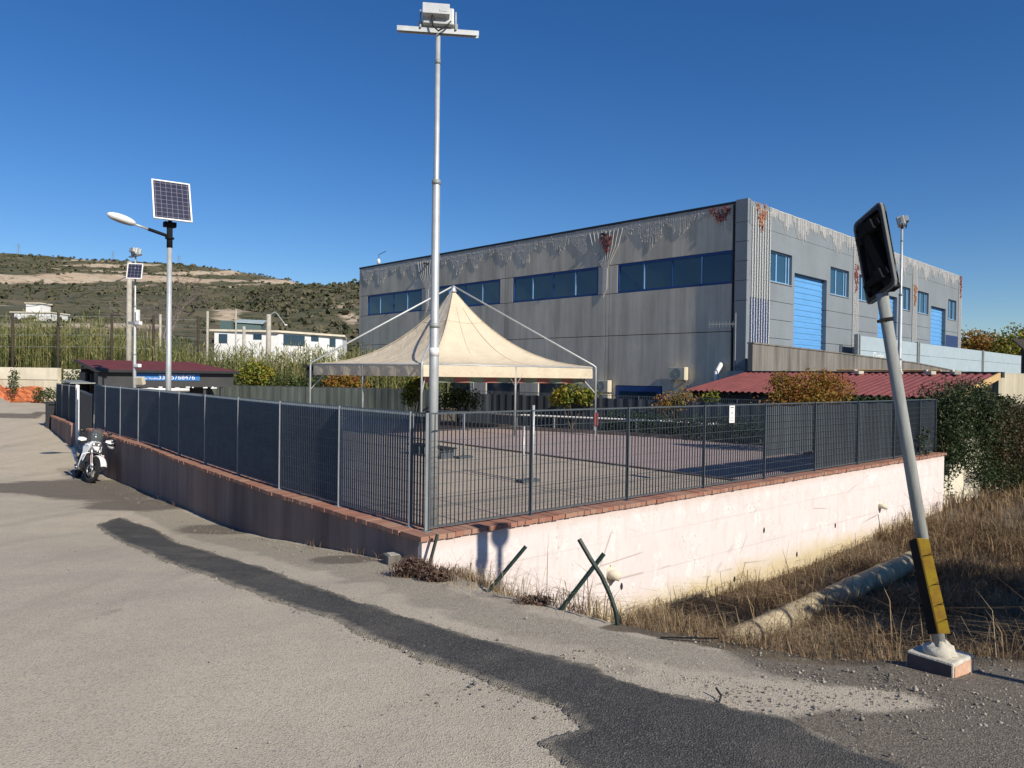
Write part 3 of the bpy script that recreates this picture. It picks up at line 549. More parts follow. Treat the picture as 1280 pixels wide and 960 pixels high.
for i, a in enumerate(ps):
    b = MB(); b.fbox(fo, uR, oR, up_, a-.22, a-.06, -.1, .1, 1.5, 4.16); b.fbox(fo, uR, oR, up_, a+.06, a+.2, -.1, .1, 1.5, 4.16); b.build('post', MT['galvd'], gf)
    if i < 3:
        b = MB()
        for z0, z1 in ((1.6, 2.45), (2.47, 3.3), (3.32, 4.1)): b.fbox(fo, uR, oR, up_, a+.22, ps[i+1]-.24, -.03, .03, z0, z1)
        b.build('panel', MT['greyfence'], gf)
def text(s, size, m, loc, ex, nz, parent=None, name='lettering', ext=.004):
    c = D.curves.new(name, 'FONT'); c.body = s; c.size = size; c.extrude = ext; o = D.objects.new(name, c); COL.objects.link(o)
    dg = bpy.context.evaluated_depsgraph_get(); me = D.meshes.new_from_object(o.evaluated_get(dg)); D.objects.remove(o); o = D.objects.new(name, me); COL.objects.link(o); me.materials.clear(); me.materials.append(m)
    ex = Vector(ex).normalized(); nz = Vector(nz).normalized(); ey = nz.cross(ex); M = Matrix((ex, ey, nz)).transposed().to_4x4()
    M.translation = Vector(loc)-(parent_loc(parent) if parent else Vector()); 
    if parent: o.parent = parent
    o.matrix_local = M; return o
a, z = onplane(1090.5, 449.5, fo[:2], uR[:2]); text('Outlet', .62, MT['white_p'], fo+uR*a+up_*z+oR*.036, uR, oR, gf)
# small fixtures on the building
def ac_unit(label, p, ex, out, sc_=1.):
    t = thing('air_conditioner', label, 'air conditioner', p); b = MB(); b.fbox(p, ex, out, up_, -.45*sc_, .45*sc_, .06, .40, 0, .62*sc_); bo = b.build('casing', MT['cream'], t, bevel=.015)
    b = MB(); c = p+out*.405+up_*.31*sc_; R = Matrix((ex, out, up_)).transposed()
    for r in (.24, .18, .11): b.tube([c+R@Vector((r*sc_*math.cos(q), 0, r*sc_*math.sin(q))) for q in np.linspace(0, 2*math.pi, 20, endpoint=False)], .006, 5, closed=True)
    b.build('fan_grille', MT['bars'], t); b = MB()
    for x in (-.3, .3): b.fbox(p, ex, out, up_, x-.02, x+.02, .0, .38, -.05, -.003)
    b.build('bracket', MT['galv'], t)
for px, py, lb in ((757, 490, 'upper of two stacked white air conditioners left of the blue doorway'), (757, 507, 'lower of two stacked white air conditioners left of the blue doorway'), (851, 475, 'single white air conditioner on the wall left of the red roof')):
    a, z = onplane(px, py, BC[:2], uL[:2]); ac_unit(lb, BC+uL*a+up_*z, uL, oL)
a, z = onplane(904, 457, BC[:2], uL[:2]); a2, z2 = onplane(906, 470, BC[:2], uL[:2])
b = MB(); b.tube([BC+uL*(a+.15)+oL*-.05+up_*(z+.1), BC+uL*a+oL*.25+up_*z, BC+uL*(a2+.1)+oL*.6+up_*(z2+.15), BC+uL*a2+oL*.62+up_*(z2-.6)], .11, 10); tag(b.build('vent_pipe', MT['white_p'], smooth=True), 'white bent vent pipe coming out of the wall above the red roof', 'pipe')
an = thing('tv_antenna', 'grey roof antenna mast fixed at the lower corner of the building', 'antenna', BC+oL*.5+up_*3)
p = BC+uL*.2+oL*.7; b = MB(); b.tube([p+up_*1.5, p+up_*4.6], .025, 6); b.tube([p+up_*.0+oL*-.6+up_*2.2, p+up_*2.2], .02, 6); b.build('mast', MT['galvd'], an)
b = MB(); q = p+up_*4.1; b.tube([q, q+uL*1.1-uR*.4], .02, 6)
for k in range(8): r = q+(uL*1.1-uR*.4)*(k/8+.1); b.tube([r-up_*.14, r+up_*.14], .008, 5)
b.build('boom', MT['galvd'], an)
rl = thing('roof_lamp', 'small white lamp on a thin mast at the far end of the roof', 'lamp', BC+uL*30+up_*ZR); p = BC+uL*29.6+oL*-.1+up_*ZR
b = MB(); b.tube([p, p+up_*.8, p+up_*.95-uL*.9], .025, 6); b.build('mast', MT['bars'], rl); b = MB(); b.ell(p+up_*.3, .14, .14, .22, 10, 6); b.build('lamp_head', MT['white_p'], rl, True)

# Christmas lights: icicle strands along both parapets, straight columns of strands, tinsel hearts
def icicles(label, o, ex, out, a0, a1, z, n, lmax, grp='icicle lights on the parapets'):
    b = MB(); x = a0
    while x < a1:
        L = lmax*(.25+.75*abs(math.sin(x*2.1)*.6+math.sin(x*.83)*.4))*random.uniform(.55, 1.1); w = random.uniform(.016, .034); dx = 0
        zz = z; k = max(2, int(L/.28))
        for j in range(k):
            nx_ = dx+random.uniform(-.010, .010); b.fbox(o, ex, out, up_, x+nx_-w/2, x+nx_+w/2, .02, .035, zz-L/k, zz); zz -= L/k; dx = nx_
            if random.random() < .3: b.box(o+ex*(x+nx_)+out*.03+up_*zz, (.026, .02, .03))
        x += random.uniform(.03, .08)
    for k in range(int((a1-a0)/.8)): xx = a0+.8*k; b.fbox(o, ex, out, up_, xx, xx+.8, .02, .04, z-.02-.03*(k % 2), z+.005-.03*(k % 2))
    return tag(b.build('icicle_lights', MT['led']), label, 'string lights', grp)
icicles('unlit icicle lights hanging along the roof edge above the long window bands', BC, uL, oL*1.0+Vector((0, 0, 0)), .7, LL-.2, ZR-.02, 0, 1.5)
icicles('unlit icicle lights hanging along the roof edge above the blue roller doors', BC, uR, oR, 1.9, LR-.1, ZR-.0, 0, 1.25)
def ledcol(label, a0, a1, z0, z1, n, net=None):
    t = thing('light_curtain', label, 'string lights', BC+uR*a0+oR*.05+up_*z0, 'straight curtains of light strings')
    for k in range(n):
        x = a0+(a1-a0)*k/(n-1); zz = z1; b = MB()
        while zz > z0:
            L = random.uniform(.10, .2); d = random.uniform(-.012, .012); b.fbox(BC, uR, oR, up_, x-.03+d, x+.03+d, .022, .05, max(zz-L, z0), zz-.015); zz -= L
        b.build('strand', MT['led'], t)
    if net:
        b = MB(); b.fbox(BC, uR, oR, up_, a0-.1, a1+.05, .007, .016, net[0], net[1]); b.build('blue_net', MT['lednet'], t)
ledcol('unlit light curtain down the front corner with a blue net below', .28, 1.95, 3.0, 9.5, 8, (3.0, 5.35))
ledcol('unlit light curtain beside the red tinsel, behind the leaning mirror', 11.95, 12.65, 3.0, 9.5, 6)
ledcol('unlit light curtain right of the grey lamp pole with faded tinsel', 21.95, 22.7, 3.4, 9.5, 6)
ledcol('unlit light curtain at the far right end of the building', 32.3, 32.95, 3.4, 9.5, 5)
b = MB(); b.fbox(BC, uR, oR, up_, 29.3, 32.2, .008, .02, 3.0, 5.1); tag(b.build('blue_light_net', MT['lednet']), 'dark blue light net low on the wall by the last roller door', 'light net')
def heart(label, o, ex, out, a, z, w, h, m):
    b = MB(); c = o+ex*a+out*.06+up_*z
    for _ in range(150):
        q = random.uniform(-1, 1); r = random.uniform(-1, 1)
        if abs(q) > .25+.75*(r+1)/2 or (r > .7 and abs(q) < .15): continue
        p = c+ex*q*w/2+up_*r*h/2; b.tube([p, p+ex*random.uniform(-.12, .12)+up_*random.uniform(-.2, .05)+out*random.uniform(0, .06)], .018, 4)
    return tag(b.build('tinsel_heart', m), label, 'decoration', 'tinsel hearts on the building')
heart('orange tinsel heart at the top of the front corner', BC, uR, oR, 1.05, 9.15, 1.0, 1.2, MT['orange'])
heart('red tinsel heart behind the leaning mirror', BC, uR, oR, 12.3, 7.5, .75, 1.5, MT['redt'])
heart('faded orange tinsel heart halfway along the short wall', BC, uR, oR, 22.3, 7.4, .7, 1.3, MT['orange'])
heart('red tinsel heart at the far right end of the roof edge', BC, uR, oR, 32.6, 8.9, .6, 1.6, MT['redt'])
heart('dark red tinsel heart over the second window band of the long wall', BC, uL, oL, 8.1, 8.75, .9, .9, MT['redt'])
heart('dark red tinsel under the roof edge beside the corner fin', BC, uL, oL, 1.4, 9.3, 1.3, .6, MT['redt'])
for a, lb in ((8.15, 'fan of light strings on the pier left of the nearest window band'), (23.5, 'fan of light strings on the pier behind the tall lamp pole')):
    b = MB()
    for k in range(9):
        x0 = -1.1+2.2*k/8; b.tube([BC+uL*(a+x0)+oL*.04+up_*9.4, BC+uL*(a+x0*.75)+oL*.04+up_*8.5, BC+uL*(a+x0*.12)+oL*.04+up_*7.4, BC+uL*(a+x0*.10)+oL*.04+up_*(6.3-.05*k)], .017, 4)
    t = tag(b.build('light_fan', MT['led']), lb, 'string lights', 'fans of light strings on the long wall')
    b = MB(); b.box(BC+uL*a+oL*.11+up_*9.2, (.5, .22, .08), rad(44)); b.build('bracket', MT['cap'], t)

# ------------------------------------------------------------------ tall poles
def floodlight_pole(label, base, yaw, tilt, H):
    r = thing('floodlight_pole', label, 'light pole', base, 'floodlight poles at the corners of the court', (0, 0, yaw))
    b = MB(); b.tube([(0, 0, -.1), (0, 0, 2.6), (0, 0, 2.62), (0, 0, 4.45), (0, 0, 4.5), (0, 0, H)], [.064, .060, .054, .050, .036, .030], 16); b.build('pole', MT['galv'], r, True, False)
    for z_, r_ in ((2.585, .066), (4.42, .056), (H-.42, .036)): b = MB(); b.lathe((0, 0, 0), [(.0, z_), (r_, z_), (r_, z_+.06), (0, z_+.06)], 16); b.build('sleeve', MT['galvd'], r, True, False)
    b = MB(); b.box((0, 0, H+.02), (1.04, .075, .012)); b.box((0, -.034, H-.005), (1.04, .006, .06)); b.box((0, .034, H-.005), (1.04, .006, .06)); b.build('crossbar', MT['galv'], r, False, False)
    R = Matrix.Rotation(tilt, 3, 'X'); c = Vector((0, 0, H+.15)); bx = lambda b, p, sz: b.box(c+R@Vector(p), sz, rot=R)
    b = MB(); bx(b, (0, .03, .01), (.40, .20, .25)); fl = b.build('floodlight', MT['galv'], r, False, False, bevel=.02)
    b = MB(); bx(b, (-.03, -.115, .03), (.34, .10, .15)); bx(b, (.06, -.168, .005), (.10, .004, .03)); b.build('gear_box', MT['galv'], fl, False, False, bevel=.01)
    b = MB(); bx(b, (0, .135, .01), (.36, .012, .21)); b.build('front_glass', MT['glass2'], fl, False, False)
    b = MB()
    for x in (-.225, .225): bx(b, (x, .0, -.02), (.02, .05, .26)); b.box((x, 0, H+.06), (.05, .05, .08))
    b.box((0, 0, H+.035), (.47, .05, .012)); b.build('yoke', MT['galvd'], fl, False, False)
    b = MB(); b.tube([c+R@Vector((-.08, -.12, -.05)), (-.07, -.11, H+.02), (.0, -.10, H-.04), (.1, -.09, H+.03), (.16, -.08, H+.1)], .012, 6); b.build('cable', MT['rubber'], fl, True, False)
    return r
p1 = at(540, 655, 9.42)
fp = floodlight_pole('tallest floodlight pole in the middle of the view, at the front corner of the railing', Vector((p1.x, 9.42, ZC)), rad(7), rad(-14), 6.38)
b = MB(); b.tube([(0, 0, 2.22), (0, 0, 2.33)], .0625, 16); b.build('paper_sticker', MT['white_p'], fp, True, False)
c = dup(fp, (11.05, 20.9, ZC), (0, 0, rad(62)), 'floodlight pole seen behind the leaning mirror, at the right corner of the court')
q = at(168, 488, 28); c = dup(fp, (q.x, 28, ZC), (0, 0, rad(-40)), 'floodlight pole with a small solar panel, in front of the kiosk')
for k in list(c.children):
    if k.name.startswith('paper'): D.objects.remove(k)
def flat_panel(name, label, ctr, n, w, h, parent=None, grp=None):  # framed solar panel facing n
    n = Vector(n).normalized(); ex = Vector((0, 0, 1)).cross(n).normalized(); ey = n.cross(ex); R = Matrix((ex, ey, n)).transposed()
    t = parent or thing(name, label, 'solar panel', ctr); MT.setdefault('solar', None); MT['solar'] = MT['solar'] or mk_solar()
    me = MB().box((0, 0, 0), (w-.04, h-.04, .02)).build('cells', MT['solar'], None)   # own axes, so the cell grid runs with the panel
    b = MB()
    for dx, dy, sx, sy in ((-w/2, 0, .035, h), (w/2, 0, .035, h), (0, -h/2, w+.035, .035), (0, h/2, w+.035, .035)): b.box(Vector(ctr)+R@Vector((dx, dy, 0)), (sx, sy, .04), rot=R)
    fr = b.build('panel_frame', MT['white_p'], t); me.parent = fr; me.matrix_local = Matrix.Translation(Vector(ctr)-parent_loc(t)) @ R.to_4x4(); return t
pole3 = c; pm3 = Matrix.Translation(pole3.location) @ Euler(pole3.rotation_euler).to_matrix().to_4x4(); q = at(168.5, 339, 27.8)
tmp = thing('solar_panel', None, None, q); flat_panel('', '', q, (.16, -.95, .28), .52, .60, tmp); b = MB(); b.box(q+Vector((0, .12, 0)), (.06, .2, .3)); b.build('clamp', MT['galvd'], tmp)
sp_l = pm3.inverted() @ Matrix.Translation(q)
tmp.parent = pole3; tmp.matrix_local = sp_l
for px, py, lb in ((173, 404, 'upper pair of white cameras on the pole before the kiosk'), (172, 457, 'lone white spotlight halfway up the pole before the kiosk')):
    q = at(px, py, 27.9); t = thing('security_camera', lb, 'camera', q); b = MB(); b.box(q, (.3, .14, .13), rad(-30)); b.build('housing', MT['plastic_w'], t, bevel=.02); b = MB(); b.tube([q, q+Vector((-.16, .1, -.05))], .025, 6); b.build('arm', MT['white_p'], t)
    if py < 420: b = MB(); b.box(q+Vector((-.02, 0, .3)), (.1, .12, .42)); b.build('junction_box', MT['plastic_w'], t); b = MB(); b.box(q+Vector((-.25, -.05, .0)), (.2, .14, .1), rad(30)); b.build('side_camera', MT['bars'], t)
q = at(175, 476, 28); t = thing('box_lamp', 'cream box lamp low on the pole, in front of the blue banner', 'lamp', q); b = MB(); b.box(q, (.36, .16, .3), rot=Euler((rad(15), 0, rad(-15))).to_matrix()); b.build('housing', MT['cream'], t, bevel=.02); b = MB(); b.tube([q, q+Vector((-.2, .1, -.02))], .03, 6); b.build('arm', MT['bars'], t)
# solar street lamp by the road wall
q = at(210.5, 480, 18.55); bx0 = Vector((q.x, 18.55, ZC)); q2 = at(213.5, 282, 18.55); Ht = q2.z
sl_ = thing('solar_street_lamp', 'solar street lamp with large square panel and white arm lamp, behind the road railing', 'street lamp', bx0)
b = MB(); b.tube([bx0, bx0+up_*2, bx0+up_*(Ht-ZC-.55)], [.070, .066, .060], 14); b.build('pole', MT['galv'], sl_, True)
b = MB(); tp = bx0+up_*(Ht-ZC); b.tube([tp-up_*.56, tp-up_*.02], 0.070, 14); b.box(tp+up_*.02, (.28, .2, .12), rad(38)); b.tube([tp-up_*.3, tp-up_*.34], .11, 10); b.build('collar', MT['black'], sl_, True)
ad = Vector((-v[0], -v[1], .24)).normalized(); a0 = tp-up_*.28
b = MB(); b.tube([a0, a0+ad*.52], .042, 10); ar = b.build('arm', MT['black'], sl_, True); b = MB(); b.tube([a0+ad*.5, a0+ad*.9], .03, 10); b.build('arm_tube', MT['galv'], ar, True)
hc = a0+ad*1.14; ax_ = ad; ay_ = Vector((ad.y, -ad.x, 0)).normalized(); az_ = ax_.cross(ay_); az_ = az_ if az_.z > 0 else -az_; R = Matrix((ax_, ay_, az_)).transposed()
b = MB(); b.ell(hc+az_*.02, .34, .15, .105, 16, 8, 0, R); lh = b.build('lamp_head', MT['plastic_w'], sl_, True); b = MB(); b.ell(hc-az_*.035, .30, .115, .05, 14, 6, 0, R); b.build('diffuser', MT['galvd'], lh, True)
flat_panel('solar_panel', '', tp+up_*.62+Vector((.06, -.02, 0)), (.50, -.78, .42), .86, 1.14, sl_)
b = MB(); b.tube([tp+up_*.05, tp+up_*.6+Vector((0, .12, 0))], .05, 8); b.build('panel_stem', MT['black'], sl_)
q = at(161.8, 340, 42); b = MB(); b.tube([Vector((q.x, 42, -.5)), Vector((q.x, 42, 7.9))], [.165, .125], 14); upole = tag(b.build('utility_pole', MT['conc'], smooth=True), 'thick round concrete utility pole rising behind the kiosk roof', 'utility pole')
b = MB(); e0 = Vector((q.x, 42, 7.1)); e1 = at(-40, 375, 60); b.tube([e0.lerp(e1, k/14)+up_*(-1.1*math.sin(math.pi*k/14)) for k in range(15)], .022, 5); tag(b.build('overhead_cable', MT['galvd']), 'pale sagging cable from the concrete utility pole to the left', 'cable')

# ------------------------------------------------------------------ tent on the court
F_, L_, R_ = ST(7.4, 11.05), ST(7.2, 17.85), ST(14.7, 10.9); B_ = L_+R_-F_; ZE, ZP = 2.0, 4.78; cen = (L_+R_)/2
tn = thing('marquee_tent', 'cream pagoda tent on an outer white pipe frame, standing on the court', 'tent', Vector((cen.x, cen.y, ZC)))
def tp_(a, bb):                                           # a,b in -1..1 on the square
    p = F_+(R_-F_)*((a+1)/2)+(L_-F_)*((bb+1)/2); r = max(abs(a), abs(bb)); h = .86*(1-r)**2.5+.14*(1-r); mn = min(abs(a), abs(bb))/max(r, 1e-6)
    sag = -.10*math.sin(math.pi*r)*math.cos(mn*math.pi/2)+.022*math.sin(9*mn*2+r*7)*r*(1-r)*4*.6+(.02*math.sin(mn*23+3*bb)+.014*math.sin(mn*41+5*a))*r*(1-r)*2
    return Vector((p.x, p.y, ZE+(ZP-ZE)*h+sag*(1 if r > .05 else 0)))
K_ = 16; NR = 26; per = [(-1+2*i/K_, -1) for i in range(K_)]+[(1, -1+2*i/K_) for i in range(K_)]+[(1-2*i/K_, 1) for i in range(K_)]+[(-1, 1-2*i/K_) for i in range(K_)]; m_ = len(per)
rs_ = [.03+.97*(i/NR)**1.15 for i in range(NR+1)]; vs = [tp_(a*r, c_*r) for r in rs_ for a, c_ in per]+[tp_(0, 0)]
b = MB(); b.add(vs, [(i*m_+k, i*m_+(k+1) % m_, (i+1)*m_+(k+1) % m_, (i+1)*m_+k) for i in range(NR) for k in range(m_)]+[(len(vs)-1, k, (k+1) % m_)[::-1] for k in range(m_)]); cp = b.build('canopy', MT['canvas'], tn, True)
b = MB()
for a, c_ in ((-1, -1), (1, -1), (-1, 1), (1, 1)): b.tube([tp_(a*r, c_*r)+up_*.012 for r in rs_[::2]], .012, 5)
b.build('corner_seam', MT['canvas'], tn, True)
MT['seam'] = simple('stitched_seam', (.40, .32, .22), .8)
for a, c_ in ((-.34, -1), (.34, -1), (-1, -.34), (-1, .34)): b = MB(); b.tube([tp_(a*r, c_*r)+up_*.004 for r in rs_[3:]], .007, 4); b.build('seam', MT['seam'], tn)
b = MB(); b.tube([tp_(a*.22, c_*.22)+up_*.004 for a, c_ in per], .008, 4, closed=True); b.build('ring_seam', MT['seam'], tn)
b = MB()
for a, c_ in ((0, 0),): b.ell(tp_(0, 0)-up_*.05, .02, .02, .03)
cs = [F_, R_, B_, L_]; MT['stripe_r'] = simple('salmon_stripe', (.30, .12, .09), .9); MT['stripe_g'] = simple('sage_stripe', (.20, .23, .16), .9)
for i in range(4):
    p, q = cs[i], cs[(i+1) % 4]; L = (q-p).length; k = 40; b = MB(); e = (q-p)/L; nn = Vector((e.y, -e.x, 0)); vs = []
    for j in range(k+1):
        x = p+e*(L*j/k); w = .03*math.sin(j*1.1); vs += [x+up_*ZE+nn*.015, x+up_*(ZE-.20)+nn*(.03+w*.5), x+up_*(ZE-.40)+nn*(.03+w)]
    b.add(vs, [(j*3+m_, j*3+3+m_, j*3+4+m_, j*3+1+m_) for j in range(k) for m_ in range(2)]); vl = b.build('valance', MT['canvas'], tn, True)
    if i in (0, 1):                                       # striped lining showing under the front edge
        b = MB(); vs = [p+e*(L*(.02+.96*j/12))-nn*.22+up_*z for j in range(13) for z in (ZE-.58, ZE-.05)]; b.add(vs, [(2*j, 2*j+2, 2*j+3, 2*j+1) for j in range(12)]); ln = b.build('lining', MT['stripe_r'], vl); ln.data.materials.append(MT['stripe_g'])
        for j, pl in enumerate(ln.data.polygons): pl.material_index = j % 2
b = MB()
for i in range(4): b.tube([cs[i]+up_*(ZE-.02), cs[(i+1) % 4]+up_*(ZE-.02)], .03, 8)
b.build('eave_rail', MT['galv'], tn, True)
apex = Vector((cen.x, cen.y, ZP+.14))
for c_ in cs:
    o_ = (c_-cen).normalized()*.14; a_ = c_+o_; b = MB(); k1 = a_+up_*(ZE+.03); di = (apex-k1).normalized(); b.tube([Vector((a_.x, a_.y, ZC)), k1-up_*.10, k1-up_*.02+di*.01, k1+di*.10, apex], .032, 10); b.build('frame_pipe', MT['galv'], tn, True)
    b = MB(); b.tube([Vector((a_.x, a_.y, 1.05)), c_.lerp(cen, .13)+up_*(ZE-.06)], .02, 6); b.build('brace', MT['galv'], tn)
for i in (0, 3):
    m_ = (cs[i]+cs[(i+1) % 4])/2; b = MB(); b.tube([m_+up_*(ZE-.03), Vector((m_.x, m_.y, ZC))], .035, 8); e = (cs[(i+1) % 4]-cs[i]).normalized()
    for sg in (1, -1): b.tube([m_+up_*1.3, m_+e*sg*.5+up_*(ZE-.04)], .016, 6)
    b.build('side_post', MT['galvd'], tn, True)
b = MB(); b.lathe(Vector((cen.x, cen.y, ZP-.02)), [(.0, .17), (.07, .16), (.09, .05), (.13, -.05)], 12); b.build('apex_cap', MT['galv'], tn, True)

# ------------------------------------------------------------------ things standing on the court
def netpost(label, x, y, zt, two):
    t = thing('net_post', label, 'post', (x, y, ZC), 'net posts on the court'); b = MB()
    for dx in ((-.09, .09) if two else (0,)): b.tube([(x+dx, y, ZC), (x+dx, y, zt+(.05 if dx > 0 else -.35))], .026, 10)
    b.build('tubes', MT['galv'], t, True); b = MB(); b.box((x, y, ZC+.03), (.42, .22, .05), rad(41)); b.build('base_plate', MT['bars'], t); return t
netpost('double-tube net post on a dark base plate, right of the tall pole', .32, 13.7, 1.06, True); netpost('single net post standing farther back on the court', -1.14, 17.5, 1.1, False)
b = MB(); q = ST(5.2, 7.4, ZC+.17)
for k in range(3): b.fbox(q, (*u, 0), (*v, 0), up_, -.8, .8, -.2+.14*k, -.09+.14*k, .06, .09)
bn = thing('court_bench', 'low dark bench left of the single net post', 'bench', ST(5.2, 7.4, ZC)); b.build('seat', MT['cap'], bn)
for a in (-.8, .8): b = MB(); b.fbox(q, (*u, 0), (*v, 0), up_, a*.8-.03, a*.8+.03, -.18, .2, -.17, .058); b.build('leg', MT['bars'], bn)
lr = thing('low_rail', 'white horizontal pipe rail on short posts along the far kerb', 'rail', ST(12.6, 14, ZC)); b = MB()
RP = [ST(s+.35, t, .20) for s, t in [(15.0, 6), (14.35, 8.8), (12.75, 13.2), (11.9, 17)]]; b.tube(RP, .035, 8); b.build('pipe', MT['white_p'], lr, True)
for k in range(7): p = RP[0].lerp(RP[1], k/2) if k < 2 else (RP[1].lerp(RP[2], (k-2)/3) if k < 5 else RP[2].lerp(RP[3], (k-5))); b = MB(); b.tube([p, Vector((p.x, p.y, -.5))], .025, 6); b.build('post', MT['galvd'], lr)
q = at(745, 524, 24.6); t = thing('red_notice', 'small upright red notice on a thin post at the back of the court', 'sign', Vector((q.x, q.y, ZC))); b = MB(); b.box(q, (.16, .07, .44), rad(20)); b.build('plate', MT['redt'], t, bevel=.02); b = MB(); b.tube([Vector((q.x, q.y+.06, ZC)), q+Vector((0, .06, .3))], .025, 6); b.build('post', MT['galv'], t)
a, z0 = onplane(915, 528.5, ST(0, -.04)[:2], v); _, z1 = onplane(915, 507, ST(0, -.04)[:2], v); p = ST(a, -.035, 0)
nb = thing('notice_plate', 'narrow white notice plate wired to the railing on the white wall', 'sign', p+up_*z0)
b = MB(); b.fbox(p, (*v, 0), nr, up_, -.085, .085, -.004, .004, z0, z1); b.build('plate', MT['plastic_w'], nb)
b = MB(); h = z1-z0; b.fbox(p, (*v, 0), nr, up_, -.06, .055, .0045, .006, z0+h*.86, z0+h*.90); b.add([p+Vector((*v, 0))*x+nr*.006+up_*(z0+h*y) for x, y in ((-.035, .55), (-.01, .52), (.02, .60), (.012, .66), (.002, .60))], [(0, 1, 2, 3, 4)]); b.build('pictogram', MT['black'], nb)
b = MB()
for k in range(3): b.fbox(p, (*v, 0), nr, up_, -.06, .05-.01*k, .0045, .0055, z0+h*(.12+.1*k), z0+h*(.15+.1*k))
b.build('small_print', MT['galvd'], nb)

# ------------------------------------------------------------------ kiosk
K0 = ST(2.35, 28.75); kv, ku = Vector((*v, 0)), Vector((*u, 0))
kk = thing('kiosk', 'low charcoal kiosk with dark red mono-pitch roof', 'kiosk', K0+up_*ZC); ko = -ku
kb = lambda b, a0, a1, d0, d1, z0, z1: b.fbox(K0, kv, ku, up_, a0, a1, d0, d1, z0, z1)
b = MB(); kb(b, 0, 5.9, 0, .08, .92, 1.60); b.build('fascia', MT['kiosk'], kk)
b = MB(); kb(b, .0, 1.6, .02, .1, ZC, .92); kb(b, 4.5, 4.62, .05, .2, ZC, .92); kb(b, 5.3, 5.42, .05, .2, ZC, .92); b.build('front_wall', MT['kiosk'], kk)
b = MB(); kb(b, .05, 3.6, 3.7, 3.9, ZC, 2.0); kb(b, 0, .09, 2.6, 3.9, ZC, 1.55); kb(b, 0, .09, .1, .8, ZC, 1.55); kb(b, .0, .09, 0.1, 3.9, 1.72, 1.8); kb(b, .1, 3.8, 2.0, 2.1, ZC, 1.5); b.build('side_wall', MT['kiosk'], kk)
b = MB(); P4 = [K0+kv*-.15+ku*-.25+up_*1.66, K0+kv*6.05+ku*-.25+up_*1.66, K0+kv*5.2+ku*4.1+up_*2.12, K0+kv*-.15+ku*4.1+up_*2.12]; b.prism(P4, (0, 0, .045)); b.build('roof', MT['redroof2'], kk)
b = MB(); kb(b, -.17, 6.07, -.28, -.2, 1.58, 1.70); b.prism([P4[0]+up_*-.08, P4[3]+up_*-.08, P4[3]+up_*.06, P4[0]+up_*.06], kv*-.03); b.build('roof_trim', MT['cap'], kk)
b = MB(); b.tube([K0+kv*.35+ku*-.22+up_*.80, K0+kv*3.75+ku*-.22+up_*.80], .085, 10); b.build('awning_roll', MT['plastic_w'], kk, True)
b = MB()
for k in range(16): x = random.uniform(.3, 5.2); b.box(K0+kv*x+ku*-.04+up_*random.uniform(.86, .93), (random.uniform(.05, .25), .05, .05), rad(41))
b.build('light_string', MT['plastic_w'], kk)
b = MB(); b.prism([K0+kv*-1.0+ku*.4+up_*1.06, K0+kv*-.02+ku*.4+up_*1.06, K0+kv*-.02+ku*2.6+up_*1.14, K0+kv*-1.0+ku*2.6+up_*1.14], (0, 0, .05)); b.build('side_canopy', MT['galvd'], kk); b = MB(); b.fbox(K0, kv, ku, up_, -.95, -.05, 2.3, 2.4, ZC, 1.05); b.build('canopy_wall', MT['dark'], kk)
a0, _ = onplane(169.5, 470, (K0-ku*.01)[:2], v); a1, _ = onplane(249.5, 470, (K0-ku*.01)[:2], v)
sb = thing('sign_banner', 'blue banner with a white phone number on the kiosk front', 'sign', K0+kv*a0-ku*.03+up_*1.3); _, z1 = onplane(210, 467, (K0-ku*.02)[:2], v); _, z0 = onplane(210, 475.6, (K0-ku*.02)[:2], v)
b = MB(); b.fbox(K0, kv, ku, up_, a0, a1, -.03, -.004, z0, z1); b.build('banner', MT['bluesign'], sb)
a2, _ = onplane(197.5, 470, (K0-ku*.03)[:2], v); text('333 5768476', .31, MT['white_p'], K0+kv*a2-ku*.034+up_*(z0+.05), kv, -ku, sb); a3, _ = onplane(179, 470, (K0-ku*.03)[:2], v); text('Per Vendita', .135, MT['white_p'], K0+kv*a3-ku*.034+up_*(z0+.05), kv, -ku, sb)

# ------------------------------------------------------------------ red-roofed shed and what stands round it
S0, S1 = ST(18.15, .2), ST(18.15, 9.4); sv = Vector((*v, 0)); su = Vector((*u, 0)); zE, zR = 1.20, 1.93
sh = thing('shed', 'low shed with corrugated red sheet roof sloping to the court', 'shed', S0+up_*-.5)
n = 150; vs = []; W2 = 4.25
for i in range(n+1):
    x = 9.2*i/n; w = .022*(1 if (i % 4) in (0, 1) else -1)
    for d in (0, 1): vs.append(S0+su*x+sv*(d*W2)+up_*(zE+(zR-zE)*d+w))
b = MB(); b.add(vs, [(2*i, 2*i+1, 2*i+3, 2*i+2) for i in range(n)]); ro_ = b.build('roof', MT['redroof'], sh); sm = ro_.modifiers.new('t', 'SOLIDIFY'); sm.thickness = .012
b = MB(); b.fbox(S0, su, sv, up_, -.1, 9.2, W2-.02, W2+.25, zR-.12, zR+.07); b.build('ridge_flashing', MT['cap'], sh)
b = MB(); b.prism([S0+su*-.06+up_*(zE-.16), S0+su*-.06+sv*W2+up_*(zR-.16), S0+su*-.06+sv*W2+up_*(zR+.05), S0+su*-.06+up_*(zE+.05)], su*.05); b.build('verge_board', MT['wood'], sh)
b = MB(); b.fbox(S0, su, sv, up_, .3, 9.0, .35, .5, -1.2, zE-.0); b.fbox(S0, su, sv, up_, .15, .27, .5, 4.2, -1.6, zE+.02); b.build('wall', MT['kiosk'], sh); b = MB(); b.prism([S0+su*.16+sv*.5+up_*zE, S0+su*.16+sv*4.2+up_*zE, S0+su*.16+sv*4.2+up_*(zR-.03)], su*.08); b.build('gable', MT['postw'], sh)
b = MB()
